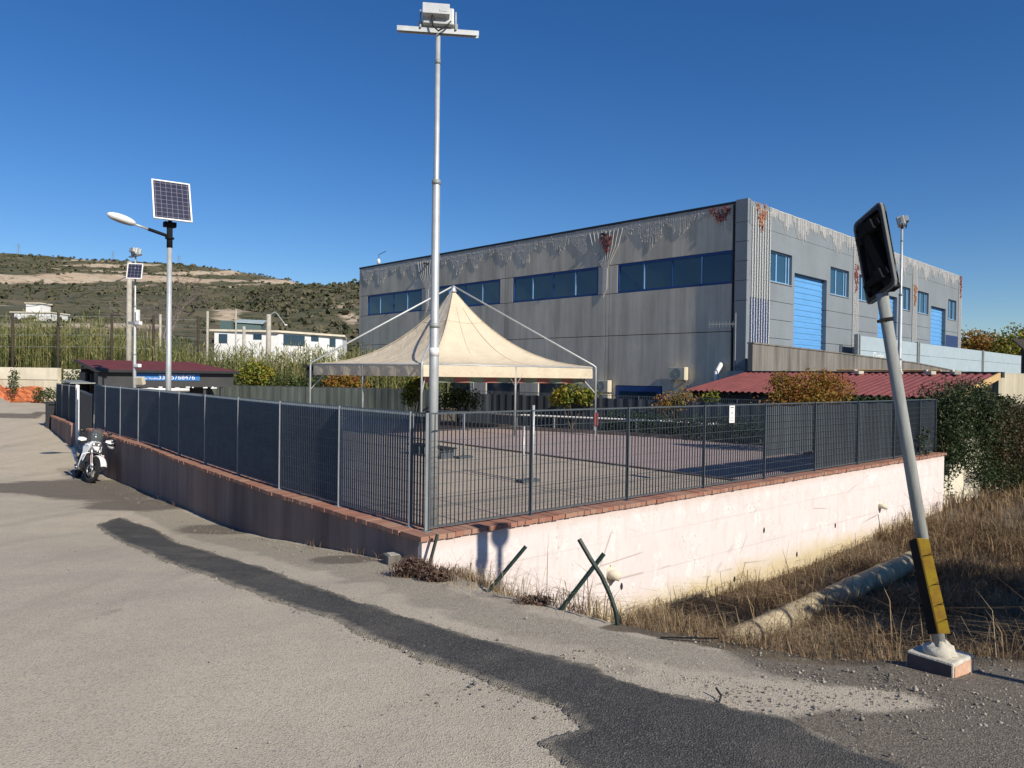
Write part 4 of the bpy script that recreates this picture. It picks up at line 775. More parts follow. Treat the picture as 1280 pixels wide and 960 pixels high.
for k in range(11): b.fbox(S0, su, sv, up_, .4+k*.85, .47+k*.85, .06, .4, zE-.11, zE-.03)
b.build('rafter_end', MT['bars'], sh)
for x, lb in ((1.1, 'pale broken brick near the right end of the red roof ridge'), (1.9, 'broken brick between two others on the red roof ridge'), (2.9, 'broken brick beside the fallen lath on the red roof ridge'), (4.3, 'broken brick left of the others on the red roof ridge')):
    b = MB(); b.box(S0+su*x+sv*(W2-.35)+up_*(zR+.02), (.28, .2, .12), random.uniform(0, 2)); b.box(S0+su*(x+.16)+sv*(W2-.3)+up_*(zR+.06), (.13, .12, .15), random.uniform(0, 2)); tag(b.build('broken_brick', MT['blockt'], bevel=.02), lb, 'brick', 'rubble on the red roof ridge')
b = MB(); b.tube([S0+su*1.6+sv*(W2-.3)+up_*(zR+.10), S0+su*5.2+sv*(W2-.2)+up_*(zR+.12)], .035, 6); tag(b.build('loose_lath', MT['wood']), 'long loose lath lying along the red roof ridge', 'lath')
tk0 = at(1250, 492, 24); tk = thing('raised_tank', 'cream corrugated tank raised on thin legs at the right edge', 'tank', Vector((tk0.x, 24, -1.3))); ex = Vector((.90, .43, 0)).normalized(); ey = Vector((-ex.y, ex.x, 0)); o = Vector((tk0.x-.02, 24, 0))
n = 40; vs = []
for i in range(n+1):
    x = 3.2*i/n; d = .03*(1 if i % 2 else -1)
    for z in (.93, 1.97): vs.append(o+ex*x-ey*d+up_*z)
b = MB(); b.add(vs, [(2*i, 2*i+2, 2*i+3, 2*i+1) for i in range(n)]); b.fbox(o, ex, ey, up_, 0, 3.2, .035, 1.7, .93, 1.96); b.build('corrugated_wall', MT['cream'], tk); b = MB(); b.fbox(o, ex, ey, up_, .28, 3.2, .02, 1.65, .64, .92); b.build('floor_beam', MT['ramp'], tk)
for x in (.12, .95, 1.9): b = MB(); b.fbox(o, ex, ey, up_, x, x+.09, .1, .2, -1.6, .63); b.build('leg', MT['oldwall'], tk)
pg = thing('pergola', 'dark pergola corner with a small roof above the grey fence at the right edge', 'pergola', at(1275, 470, 34)); q = at(1279, 468, 34); b = MB(); b.box(q+up_*.0, (.14, .14, 2.4), .6); b.box(q+Vector((1.6, .6, .0)), (.14, .14, 2.4), .6); b.build('post', MT['cap'], pg); b = MB(); b.prism([q+Vector((-.2, -.3, 1.1)), q+Vector((3, .4, 1.1)), q+Vector((3, 3, 1.7)), q+Vector((.8, 2, 1.7))], (0, 0, .08)); b.build('roof', MT['postw'], pg)

# ------------------------------------------------------------------ leaning traffic mirror on its painted block
gB = Vector((3.1, 5.23, 0)); zg = gz1(gB.x, gB.y)
mr = thing('traffic_mirror', 'leaning rectangular traffic mirror seen from its dark back, on a yellow and black wrapped pole', 'traffic mirror', Vector((gB.x, gB.y, zg)))
TL, TR, BR, BL = at(1070, 283, 5.66), at(1104, 251, 5.42), at(1123, 357, 5.34), at(1088, 380, 5.58)
C_ = (TL+TR+BR+BL)/4; w_ = (TR-TL+BR-BL)/2; h_ = (TL-BL+TR-BR)/2; wn_, hn_ = w_.normalized(), h_.normalized(); nn_ = wn_.cross(hn_).normalized(); nn_ = nn_ if nn_.x < 0 else -nn_; hn_ = nn_.cross(wn_); hn_ = hn_ if hn_.z > 0 else -hn_
pc = lambda a, c_, d=0: C_+w_*a/2+h_*c_/2+nn_*d
def rr(sx, sy, k=.22):                                    # rounded outline of the mirror
    return [(x*sx, y*sy) for x, y in ((-1, -1+k*.6), (-1, 1-k*.6), (-1+k*.35, 1-k*.15), (-1+k, 1), (1-k, 1), (1-k*.3, 1-k*.15), (1, 1-k*.6), (1, -1+k*.6), (1-k*.3, -1+k*.15), (1-k, -1), (-1+k, -1), (-1+k*.3, -1+k*.15))]
o1, o2, o3 = rr(1, 1), rr(.86, .9), rr(.55, .62); vs = [pc(x, y, .03) for x, y in o1]+[pc(x, y, .035) for x, y in o2]+[pc(x, y, -.02) for x, y in o2]+[pc(x, y, -.075) for x, y in o3]; k = len(o1); fs = []
for r_ in range(3): fs += [(r_*k+i, r_*k+(i+1) % k, (r_+1)*k+(i+1) % k, (r_+1)*k+i) for i in range(k)]
fs.append(tuple(range(3*k, 4*k))); b = MB(); b.add(vs, fs); bk = b.build('back_shell', MT['cap'], mr)
b = MB(); vs = [pc(x, y, .031) for x, y in rr(1.03, 1.025)]+[pc(x, y, .006) for x, y in rr(1.03, 1.025)]; b.add(vs, [(i, (i+1) % k, k+(i+1) % k, k+i) for i in range(k)]); MT['rim'] = simple('grey_rim', (.15, .155, .15), .6); rm = b.build('rim', MT['rim'], mr); sm = rm.modifiers.new('t', 'SOLIDIFY'); sm.thickness = .012
b = MB(); b.add([pc(x, y, -.015) for x, y in o1]+[pc(x, y, -.085) for x, y in o3], [(i, (i+1) % k, k+(i+1) % k, k+i) for i in range(k)]+[tuple(range(k, 2*k))]); MT['mirror'] = simple('mirror_face', (.75, .76, .77), .08, 1, var=.02); b.build('mirror_face', MT['mirror'], mr, True)
b = MB()
for y in (.62, -.58): b.fbox(C_+h_*y/2+nn_*.02, wn_, hn_, nn_, -.11, .11, -.025, .025, -.03, .03); b.fbox(C_+h_*y/2+w_*.15+nn_*.06, wn_, hn_, nn_, -.03, .03, -.04, .04, -.03, .02)
b.fbox(C_+nn_*-.02, wn_, hn_, nn_, -.035, .035, -.31, .30, -.02, .05)
for x, y in ((-.72, .5), (-.75, -.65)): b.fbox(C_+w_*x/2+h_*y/2+nn_*.03, wn_, hn_, nn_, -.02, .02, -.03, .03, -.01, .02)
b.build('bracket', MT['black'], bk)
pb, pt_ = at(1176, 815, 5.25), at(1103.5, 372, 5.47); pdir = (pt_-pb).normalized(); MT['oldpole'] = mk_streaked('old_galvanised', (.30, .31, .29), (.14, .145, .13), .8, .1, 14); b = MB(); b.tube([pb-pdir*.1, pb.lerp(pt_, .5), pt_+pdir*.03], .042, 16); b.build('pole', MT['oldpole'], mr, True)
b = MB(); b.tube([at(1097, 402, 5.42), at(1112, 398, 5.42)], .012, 6); b.tube([pb.lerp(pt_, .93), pb.lerp(pt_, .94)], .049, 14); b.build('pole_clamp', MT['black'], mr)
bk_c = Vector((3.12, 5.27, zg+.045)); b = MB(); RZ = rad(36); b.box(bk_c, (.33, .32, .15), RZ); bl_ = b.build('base_block', MT['blockt'], mr, bevel=.014)
exb = Vector((math.cos(RZ), math.sin(RZ), 0)); eyb = Vector((-exb.y, exb.x, 0)); b = MB(); b.fbox(bk_c, exb, eyb, up_, -.15, .15, -.1645, -.161, -.07, .05); b.build('red_paint', MT['redpaint'], bl_); b = MB(); b.fbox(bk_c, exb, eyb, up_, -.1695, -.166, -.15, .15, -.07, .06); b.build('face_shade', MT['curb'], bl_)  # thin dark sheet paints shade onto the block's left face
b = MB(); b.ell(pb+Vector((.0, 0, .0)), .10, .09, .08, 14, 8, .3); b.build('mortar_collar', MT['blockt'], mr, True)
ra = lambda px, py, d: at(px, py, d)
b = MB(); q4 = [ra(1147.5, 673, 5.17), ra(1161, 674, 5.13), ra(1188, 792, 5.06), ra(1174, 792, 5.10)]; b.prism(q4, Vector((-.004, .014, 0))); b.build('yellow_strip', MT['yellow'], mr)
b = MB(); q4 = [ra(1136, 676, 5.32), ra(1148, 672, 5.175), ra(1174.5, 792, 5.105), ra(1160, 793, 5.25)]; b.prism(q4, Vector((.014, .01, 0))); b.build('black_strip', MT['black'], mr)
b = MB()
for yy, x0 in ((690, 1140), (727, 1146), (752, 1150), (771, 1155)): p, q = ra(x0, yy, 5.28), ra(x0+29+(yy-690)*.02, yy+3, 5.05); b.tube([p, (p+q)/2+Vector((0, -.03, -.01)), q, q+Vector((.03, .08, 0))], .0035, 4)
b.build('tie_wire', MT['rubber'], mr)

# ------------------------------------------------------------------ leftovers of an old fence, block, litter along the white wall
def bar(label, pts, r=.021):
    b = MB(); P_ = [at(*p) for p in pts]; P_[0] = P_[0]-up_*.12; b.tube(P_, r, 5); return tag(b.build('steel_post', MT['greenpost']), label, 'steel post', 'old green steel posts along the white wall')
bar('short green steel post leaning on the corner of the white wall', [(531, 716, 8.35), (547, 668, 8.5)]); bar('green steel post tilted right, standing alone before the white wall', [(597, 741, 7.3), (657.5, 683, 7.4)])
bar('straight green steel post crossed by the bent one', [(688, 763, 6.65), (755, 692, 6.75)], .022); bar('bent green steel post crossing the straight one', [(775, 788, 6.15), (770, 765, 6.17), (762, 742, 6.19), (752, 720, 6.2), (738, 698, 6.2), (724, 674, 6.22)])
cbk = thing('concrete_block', 'grey hollow block lying at the foot of the dark wall near the corner', 'block', G(495, 702)); q = G(495, 704); b = MB(); b.box(q+up_*.045, (.27, .22, .14), rad(28)); b.build('block', MT['ramp'], cbk, bevel=.012); b = MB(); b.box(q+up_*.117, (.2, .15, .01), rad(28)); b.build('lid', MT['conc'], cbk)
q = G(1048, 823); t = thing('plastic_bottle', 'crushed pale blue plastic bottle in the dry grass left of the block', 'bottle', q); b = MB(); MT['cyan'] = simple('cyan_plastic', (.22, .42, .47), .5); b.tube([q+Vector((-.05, 0, .025)), q+Vector((.0, .01, .03)), q+Vector((.03, .02, .022)), q+Vector((.055, .025, .03))], [.018, .022, .012, .007], 8); b.build('bottle', MT['cyan'], t, True)
b = MB(); q = G(858, 803); b.tube([q+Vector((-.2, .02, .03)), q+Vector((.24, -.03, .045))], .007, 6); tag(b.build('steel_rod', MT['black']), 'thin black rod lying at the edge of the dry grass', 'rod')
b = MB(); q = G(897, 878); b.tube([q+Vector((-.06, -.05, .01)), q+Vector((.0, -.03, .015)), q+Vector((.03, .03, .03)), q+Vector((.015, .09, .05))], .007, 6); tag(b.build('bent_wire', MT['rubber']), 'short curved black wire sticking out beside the dark asphalt', 'wire')
pp = thing('drain_pipe', 'half-buried pale concrete pipe in the ditch parallel to the white wall', 'pipe', ST(4.3, -1.65, -1.9))
for k in range(5):
    a0 = 3.9+1.28*k; p0_, p1_ = ST(a0, -1.72, -2.02+.03*k), ST(a0+1.25, -1.72, -1.99+.03*k); b = MB(); b.tube([p0_, p0_.lerp(p1_, .9), p0_.lerp(p1_, .91), p1_], [.185, .185, .20, .20], 18); b.build('pipe_length', MT['pipe'], pp, True)

# ------------------------------------------------------------------ shadow casters beside the road, right of the view
def hit_back(px, py, z, tt): q = Pz_(px, py, z); return q+sdir*tt
def Pz_(px, py, z): r = ray(px, py); return Vector(EYEP+r*((z-EYE)/r[2]))
a, z = onplane(625, 668, ST(0, -.2)[:2], v); hd = ST(a, -.2, z)+sdir*9.2; gzz = gz1(hd.x, hd.y)
lp = thing('street_lamp', 'round-headed street lamp right of the view, casting a shadow on the white wall', 'street lamp', Vector((hd.x, hd.y, gzz))); b = MB(); b.tube([Vector((hd.x, hd.y, gzz)), Vector((hd.x, hd.y, hd.z-.1))], .05, 10); b.build('pole', MT['galv'], lp, True); b = MB(); b.ell(hd, .16, .16, .15, 14, 10); b.build('lamp_head', MT['plastic_w'], lp, True)
hd = G(884, 766)+sdir*8.0; gzz = gz1(hd.x, hd.y); bs = thing('road_sign', 'rectangular road sign right of the view, casting a shadow into the ditch', 'sign', Vector((hd.x, hd.y, gzz))); b = MB(); b.box(hd, (1.25, .05, .8), rad(41)); b.build('plate', MT['galv'], bs)
for sx in (-.4, .4): b = MB(); b.tube([Vector((hd.x+sx*.75, hd.y+sx*.66, gzz)), Vector((hd.x+sx*.75, hd.y+sx*.66, hd.z+.3))], .035, 8); b.build('leg', MT['galv'], bs)

# ------------------------------------------------------------------ motorbike
gf_, gr_ = G(112, 604), G(92, 590); fw = Vector((.66, -.75, 0)).normalized(); mid = gf_-fw*.78; zb = gz1(mid.x, mid.y); slope = math.atan2(gz1(gf_.x, gf_.y)-gz1(mid.x-fw.x*.75, mid.y-fw.y*.75), 1.53)
mb_ = thing('motorbike', 'white and black adventure motorbike leaning on its side stand by the dark wall', 'motorbike', Vector((mid.x, mid.y, zb+.012)), None, (rad(-11), -slope, math.atan2(fw.y, fw.x)))
MT['mwhite'] = simple('white_fairing', (.80, .80, .80), .25, var=.05, spec=.5); MT['mblack'] = simple('engine_black', (.02, .02, .022), .45, var=.3); MT['chrome'] = simple('bare_alloy', (.55, .55, .55), .35, .9, var=.2); MT['mred'] = simple('red_trim', (.55, .03, .03), .4)
B_ld = lambda b, n, m, p=mb_, s=True, bv=0: b.build(n, MT[m], p, s, False, bevel=bv)
def wheel(x, r, w, yaw=0):
    R = Matrix.Rotation(yaw, 3, 'Z'); c = Vector((x, 0, r)); ring = lambda rr_, z_=0: [c+R@Vector((rr_*math.cos(q), z_, rr_*math.sin(q))) for q in np.linspace(0, 2*math.pi, 36, endpoint=False)]
    b = MB(); b.tube(ring(r-w*.5), w*.5, 10, closed=True); wh = B_ld(b, 'wheel', 'rubber'); b = MB()
    for q in np.linspace(0, 2*math.pi, 40, endpoint=False):
        for sg in (-1, 1): p = c+R@Vector(((r-.006)*math.cos(q), sg*w*.22, (r-.006)*math.sin(q))); b.box(p, (.03, .035, .03), rot=R@Matrix.Rotation(-q, 3, 'Y'))
    B_ld(b, 'tread', 'rubber', wh, False); b = MB(); b.tube(ring(r-w-.01), .018, 8, closed=True); B_ld(b, 'rim', 'mblack', wh); b = MB()
    for k in range(18):
        q = 2*math.pi*k/18; b.tube([c+R@Vector((.04*math.cos(q+.6), (.03 if k % 2 else -.03), .04*math.sin(q+.6))), c+R@Vector(((r-w-.01)*math.cos(q), 0, (r-w-.01)*math.sin(q)))], .004, 4)
    B_ld(b, 'spokes', 'chrome', wh, False); b = MB(); b.tube([c+R@Vector((0, -.06, 0)), c+R@Vector((0, .06, 0))], .045, 12); B_ld(b, 'hub', 'mblack', wh); b = MB()
    b.tube([c+R@Vector((.13*math.cos(q), -.075, .13*math.sin(q))) for q in np.linspace(0, 2*math.pi, 24, endpoint=False)], .018, 6, closed=True); B_ld(b, 'brake_disc', 'chrome', wh); return wh
yw = rad(14); wheel(.78, .345, .10, yw); wheel(-.78, .335, .13)
RY = Matrix.Rotation(yw, 3, 'Z'); px0 = Vector((.40, 0, .9)); st_x = lambda p: px0+RY@(Vector(p)-px0)
b = MB()
for sg in (-1, 1): b.tube([st_x((.79, sg*.105, .33)), st_x((.62, sg*.105, .68))], .034, 10); b.tube([st_x((.62, sg*.105, .68)), st_x((.45, sg*.105, 1.04))], .026, 10)
b.box(st_x((.47, 0, 1.02)), (.08, .27, .04)); b.box(st_x((.56, 0, .82)), (.08, .27, .04)); B_ld(b, 'fork', 'chrome')
b = MB()
for sg in (-1, 1): b.prism([st_x(p) for p in ((.845, sg*.15, .42), (.70, sg*.15, .78), (.63, sg*.15, .74), (.77, sg*.15, .38))], RY@Vector((0, sg*.012, 0)))
B_ld(b, 'fork_guard', 'mwhite', s=False); 
for sg in (-1, 1): b = MB(); b.prism([st_x(p) for p in ((.80, sg*.165, .55), (.70, sg*.165, .79), (.68, sg*.165, .78), (.78, sg*.165, .54))], RY@Vector((0, sg*.006, 0))); B_ld(b, 'fork_stripe', 'mred', s=False)
b = MB(); vs = [];
for i in range(9):
    q = rad(20+i*15); r = .40
    for j in range(5): vs.append(st_x((.78+r*math.cos(q), (j-2)*.042, .345+r*math.sin(q)+.02*(1-((j-2)/2)**2))))
b.add(vs, [(i*5+j, i*5+j+1, (i+1)*5+j+1, (i+1)*5+j) for i in range(8) for j in range(4)]); mg = B_ld(b, 'mudguard', 'mwhite'); sm = mg.modifiers.new('t', 'SOLIDIFY'); sm.thickness = .008
def hull(rows, name, m, sub=1, p=mb_):                    # loft of cross-sections (x, half width, z low, z high)
    b = MB(); vs = []; k = 10
    for x, w, z0, z1 in rows:
        for i in range(k): a = 2*math.pi*i/k; vs.append((x, w*math.copysign(abs(math.cos(a))**.7, math.cos(a)), (z0+z1)/2+(z1-z0)/2*math.copysign(abs(math.sin(a))**.7, math.sin(a))))
    n_ = len(rows); b.add(vs, [(i*k+j, i*k+(j+1) % k, (i+1)*k+(j+1) % k, (i+1)*k+j) for i in range(n_-1) for j in range(k)]+[tuple(range(k)), tuple((n_-1)*k+j for j in range(k-1, -1, -1))]); return B_ld(b, name, m, p)
hull([(.52, .05, .86, .94), (.42, .16, .78, 1.04), (.22, .20, .74, 1.09), (.0, .18, .74, 1.06), (-.16, .12, .76, .95)], 'fuel_tank', 'mwhite')
hull([(-.08, .12, .80, .90), (-.3, .16, .78, .89), (-.58, .17, .82, .92), (-.85, .13, .88, .96), (-.92, .06, .90, .95)], 'seat', 'mblack')
hull([(-.62, .15, .80, .87), (-.82, .12, .85, .91), (-1.06, .05, .90, .95)], 'tail', 'mwhite')
hull([(.62, .07, .95, 1.10), (.56, .13, .88, 1.16), (.42, .14, .90, 1.16)], 'nose_fairing', 'mwhite')
b = MB()
for sg in (-1, 1): b.ell((.625, sg*.06, 1.03), .03, .05, .045, 10, 6)
B_ld(b, 'headlight', 'chrome')
b = MB(); b.prism([(.60, .0, .94), (.80, .0, .86), (.80, .03, .865), (.62, .09, .97), (.62, -.09, .97), (.80, -.03, .865)], (0, 0, .012)); B_ld(b, 'beak', 'mwhite', s=False)
MT['screen'] = simple('smoked_screen', (.10, .12, .13), .15, var=.05); MT['screen'].node_tree.nodes['Principled BSDF'].inputs['Alpha'].default_value = .55
b = MB(); vs = []
for i, (x, z, w) in enumerate(((.60, 1.12, .15), (.53, 1.28, .17), (.44, 1.46, .13))):
    for j in range(5): t_ = (j-2)/2; vs.append((x-.06*t_*t_, w*t_, z))
b.add(vs, [(i*5+j, i*5+j+1, i*5+6+j, i*5+5+j) for i in range(2) for j in range(4)]); ws = B_ld(b, 'windscreen', 'screen'); sm = ws.modifiers.new('t', 'SOLIDIFY'); sm.thickness = .005
b = MB(); b.tube([st_x(p) for p in ((.30, .44, 1.13), (.34, .25, 1.17), (.42, .1, 1.10), (.42, -.1, 1.10), (.34, -.25, 1.17), (.30, -.44, 1.13))], .014, 8); hb = B_ld(b, 'handlebar', 'mblack')
for sg in (-1, 1):
    b = MB(); b.prism([st_x(p) for p in ((.42, sg*.26, 1.12), (.46, sg*.40, 1.09), (.40, sg*.48, 1.12), (.40, sg*.46, 1.19), (.45, sg*.38, 1.21), (.43, sg*.27, 1.18))], RY@Vector((.02, 0, 0))); B_ld(b, 'handguard', 'mwhite', hb, False)
    b = MB(); b.tube([st_x((.33, sg*.30, 1.17)), st_x((.35, sg*.36, 1.33))], .007, 6); b.ell(st_x((.34, sg*.38, 1.37)), .02, .07, .045, 10, 6); B_ld(b, 'mirror', 'mblack', hb)
hull([(.36, .13, .34, .62), (.18, .18, .22, .72), (-.1, .19, .22, .70), (-.25, .15, .3, .62)], 'engine', 'mblack')
b = MB(); b.box((.42, 0, .68), (.06, .30, .28)); B_ld(b, 'radiator', 'mblack', s=False)
for sg in (-1, 1):
    b = MB(); b.prism([(.50, sg*.17, 1.0), (.60, sg*.13, .98), (.40, sg*.20, .55), (.22, sg*.21, .60), (.28, sg*.21, .80), (.14, sg*.21, .96)], (0, sg*.02, 0)); B_ld(b, 'side_fairing', 'mwhite', s=False, bv=.008)
    b = MB(); b.tube([(.50, sg*.1, .80), (.50, sg*.27, .74), (.42, sg*.29, .44), (.22, sg*.24, .30), (.1, sg*.15, .28)], .014, 8); B_ld(b, 'crash_bar', 'mwhite')
    b = MB(); b.tube([(-.02, sg*.14, .34), (-.02, sg*.30, .34)], .014, 6); B_ld(b, 'footpeg', 'chrome')
b = MB(); b.tube([(-.05, 0, .42), (-.78, 0, .335)], .045, 8); b.tube([(-.1, .11, .40), (-.78, .12, .335)], .03, 8); b.tube([(-.1, -.11, .40), (-.78, -.12, .335)], .03, 8); B_ld(b, 'swingarm', 'mblack')
b = MB(); b.tube([(.2, -.12, .3), (-.1, -.18, .34), (-.4, -.19, .5)], .025, 8); b.tube([(-.4, -.19, .5), (-.98, -.22, .76)], [.05, .062], 12); B_ld(b, 'exhaust', 'chrome')
b = MB(); b.tube([(.4, 0, .98), (-.1, .1, .74), (-.9, .08, .86)], .018, 6); b.tube([(.4, 0, .98), (-.1, -.1, .74), (-.9, -.08, .86)], .018, 6); b.tube([(-.2, 0, .35), (-.1, 0, .75)], .03, 6); B_ld(b, 'frame', 'mblack')
b = MB(); b.tube([(-.05, .16, .3), (-.12, .34, .07)], .014, 6); b.box((-.12, .345, .06), (.09, .05, .012)); B_ld(b, 'side_stand', 'mblack')
b = MB(); b.tube([(-.75, .14, .93), (-1.05, .14, .97), (-1.05, -.14, .97), (-.75, -.14, .93)], .012, 6); B_ld(b, 'luggage_rack', 'mblack')
M_ = Matrix.Translation(mb_.location) @ Euler(mb_.rotation_euler).to_matrix().to_4x4(); q = M_@(st_x((.34, .52, 1.08)))
hl = thing('motorbike_helmet', 'white helmet hanging from the handlebar of the motorbike', 'helmet', q); b = MB(); b.ell(q, .145, .135, .14, 18, 12); b.build('shell', MT['mwhite'], hl, True); b = MB(); b.ell(q+fw*.03+Vector((.02, -.02, .0)), .135, .115, .06, 16, 8); b.build('visor', MT['mblack'], hl, True); b = MB(); b.box(q+fw*.10+up_*.10, (.16, .14, .02), math.atan2(fw.y, fw.x)); b.build('peak', MT['mblack'], hl)

# ------------------------------------------------------------------ vegetation
def leaf_arrays(blobs, n, size, flat=0.):
    wts = np.array([b_[1][0]*b_[1][1]*b_[1][2] for b_ in blobs])**.67; idx = rng.choice(len(blobs), n, p=wts/wts.sum()); C0 = np.array([tuple(b_[0]) for b_ in blobs])[idx]; R0 = np.array([b_[1] for b_ in blobs])[idx]
    d = rng.normal(size=(n, 3)); d /= np.linalg.norm(d, axis=1)[:, None]; r = rng.random(n)**.45; P_ = C0+d*R0*r[:, None]
    cl = rng.normal(size=(max(4, n//40), 3)); k = rng.integers(0, len(cl), n); P_ += .12*R0*cl[k]
    a = rng.normal(size=(n, 3)); a[:, 2] *= (1-flat); a /= np.linalg.norm(a, axis=1)[:, None]; c = np.cross(a, rng.normal(size=(n, 3))); c /= np.linalg.norm(c, axis=1)[:, None]; s_ = size*rng.uniform(.6, 1.35, n)[:, None]
    V_ = np.stack([P_-a*s_*.6, P_+c*s_*.35-a*s_*.05, P_+a*s_*.6, P_-c*s_*.35-a*s_*.05], 1).reshape(-1, 3); return V_, np.arange(n*4).reshape(n, 4)
def bush(name, label, cat, base, blobs, n, size, m, group=None, stems=5, stem_m='bark', extra=None):
    t = thing(name, label, cat, base, group); V_, F_q = leaf_arrays(blobs, n, size); V_ = V_-np.array(base)
    fast('foliage', V_, F_q, MT[m], t)
    b = MB(); ctr = [Vector(x[0]) for x in blobs]
    for k in range(stems):
        c_ = ctr[k % len(ctr)]; q = c_+Vector((random.uniform(-1, 1), random.uniform(-1, 1), random.uniform(.1, .8)))*min(blobs[k % len(blobs)][1])*.8; s0 = Vector(base)+Vector((random.uniform(-.1, .1), random.uniform(-.1, .1), 0)); b.tube([s0, s0.lerp(q, .5)+Vector((random.uniform(-.1, .1), random.uniform(-.1, .1), .05)), q], [.03, .02, .008], 5)
    b.build('stems', MT[stem_m], t); return t
Bl = lambda px, py, y, rx, ry, rz: (at(px, py, y), (rx, ry, rz))
def low(q, z=-.5): return Vector((q.x, q.y, z))
bush('autumn_bush', 'orange and green bush behind the railing, before the red roof', 'bush', low(at(1012, 500, 19.5)), [Bl(985, 487, 19.5, .55, .5, .42), Bl(1012, 484, 19.3, .6, .5, .46), Bl(1043, 486, 19.5, .55, .5, .42), Bl(1010, 505, 19.3, 1.2, .5, .45), Bl(1030, 476, 19.4, .4, .3, .28), Bl(975, 476, 19.5, .3, .3, .28)], 8000, .055, 'leafo', stems=12)
bush('yellow_shrub', 'yellow-green shrub under the right corner of the tent', 'shrub', low(at(716, 500, 28.6)), [Bl(716, 492, 28.6, .75, .5, .45), Bl(702, 497, 28.5, .5, .5, .4), Bl(733, 496, 28.5, .5, .4, .35)], 1500, .11, 'leafy')
bush('green_shrub', 'bright green shrub left of the tent front post', 'shrub', low(at(518, 492, 31)), [Bl(518, 482, 31, .38, .4, .55), Bl(513, 494, 31, .45, .4, .5), Bl(524, 474, 31, .2, .2, .3)], 900, .12, 'leafy')
bush('grey_green_shrub', 'dull grey-green shrub right of the tall pole, under the tent', 'shrub', low(at(572, 505, 30)), [Bl(560, 502, 30, .6, .5, .5), Bl(584, 500, 30, .65, .5, .5), Bl(573, 493, 30, .4, .4, .3)], 1500, .10, 'leafg')
bush('brown_shrub', 'sparse brownish shrub below the left end of the red roof', 'shrub', low(at(848, 505, 26)), [Bl(848, 500, 26, .6, .5, .5), Bl(830, 505, 26, .4, .4, .4), Bl(862, 504, 26, .5, .4, .4)], 800, .08, 'leafo', stems=14)
bush('small_yellow_bush', 'small yellow-leaved bush against the dark shed wall', 'bush', low(at(888, 512, 25.5)), [Bl(887, 503, 25.5, .28, .3, .4), Bl(893, 497, 25.5, .2, .2, .3)], 380, .09, 'leafy')
bush('orange_bush', 'rounded orange-yellow bush right of the kiosk in front of the reeds', 'bush', low(at(322, 480, 42)), [Bl(318, 466, 42, .9, .8, .75), Bl(332, 470, 42, .7, .7, .65), Bl(308, 474, 42, .8, .7, .6), Bl(322, 459, 42, .45, .4, .35)], 2600, .14, 'leafy')
bush('green_bush', 'dark green bush between the orange bush and the tent', 'bush', low(at(372, 485, 42)), [Bl(352, 478, 42, .9, .7, .6), Bl(376, 482, 42, 1.0, .7, .5), Bl(400, 480, 42.5, .9, .7, .55), Bl(295, 484, 41.5, .8, .6, .55), Bl(272, 476, 43, .7, .6, .9)], 2600, .13, 'leafg')
bush('rusty_bush', 'rust-coloured bush seen under the left side of the tent roof', 'bush', low(at(428, 485, 42)), [Bl(420, 479, 42, .8, .6, .5), Bl(438, 477, 42, .8, .6, .55), Bl(450, 483, 42, .6, .5, .4)], 1800, .12, 'leafo')
dn = at(418, 470, 46); b = MB(); b.box(Vector((dn.x, 46, 1.0)), (3.4, .5, 2.1)); b.box(Vector((dn.x, 45.9, 2.1)), (3.7, .8, .12)); tag(b.build('dark_shelter', MT['cap']), 'low black shelter behind the faded green fence, left of the tent', 'shelter')
hedge_b = [(ST(15.35+.9*(t-.5)/9*-.55, t, .02), (.45, .55, .55)) for t in np.arange(.2, 10.5, .7)]
bush('hedge', 'dark clipped hedge along the back edge of the pink paving', 'hedge', ST(15.2, 5, -.5), hedge_b, 9000, .075, 'leafd', stems=12)
# ivy and creepers on the old wall beyond the end of the white wall
ow = thing('garden_wall', 'crumbling old cream wall almost hidden by ivy, right of the white wall', 'wall', ST(18, -.2, -1.9)); b = MB()
for s0, s1, z1 in ((16.62, 17.1, -.9), (17.15, 18.3, -.62), (18.35, 20, .0), (20.02, 23, -.2)): b.fbox(ST(0, 0), kv, nr, up_, s0, s1, -.1, .12, -2.6, z1)
b.build('wall_body', MT['oldwall'], ow)
iv = [(ST(s, -.05+random.uniform(-.15, .3), z), (.55, .5, .5)) for s in np.arange(16.9, 20.2, .5) for z in np.arange(-.45, 1.25, .42)]+[(ST(16.85, .05, z), (.35, .4, .4)) for z in (-1.2, -.8, -.3)]+[(ST(s, -.4, -.9), (.4, .4, .45)) for s in (18.6, 19.2, 19.8)]
iv += [(ST(s, -.1+random.uniform(-.2, .2), z), (.6, .5, .5)) for s in np.arange(19.6, 23.2, .6) for z in (-.3, .25, .75)]+[(ST(s, -.5, -1.1), (.5, .4, .5)) for s in np.arange(19.5, 23, .7)]
bush('ivy', 'glossy dark ivy covering the wall right of the slate railing', 'ivy', ST(17.5, 0, -1.8), iv, 34000, .065, 'leafd', stems=14)
iv = [(ST(s, -.3+random.uniform(-.4, .4), z), (.7, .6, .6)) for s in np.arange(20.2, 26.5, .65) for z in np.arange(-1.4, .95, .5)]
bush('creeper', 'brown-green tangle of creepers below the raised tank', 'creeper', ST(22, -.2, -1.8), iv, 19000, .065, 'leafg2', stems=40)
iv = [(ST(s, -1.1+random.uniform(-.4, .4), z), (.6, .6, .5)) for s in np.arange(22.0, 26.5, .8) for z in np.arange(-1.2, .2, .5)]
bush('red_creeper', 'reddish autumn creeper hanging at the right edge under the tank', 'creeper', ST(24, -1.1, -1.8), iv, 3500, .085, 'leafo', stems=40)
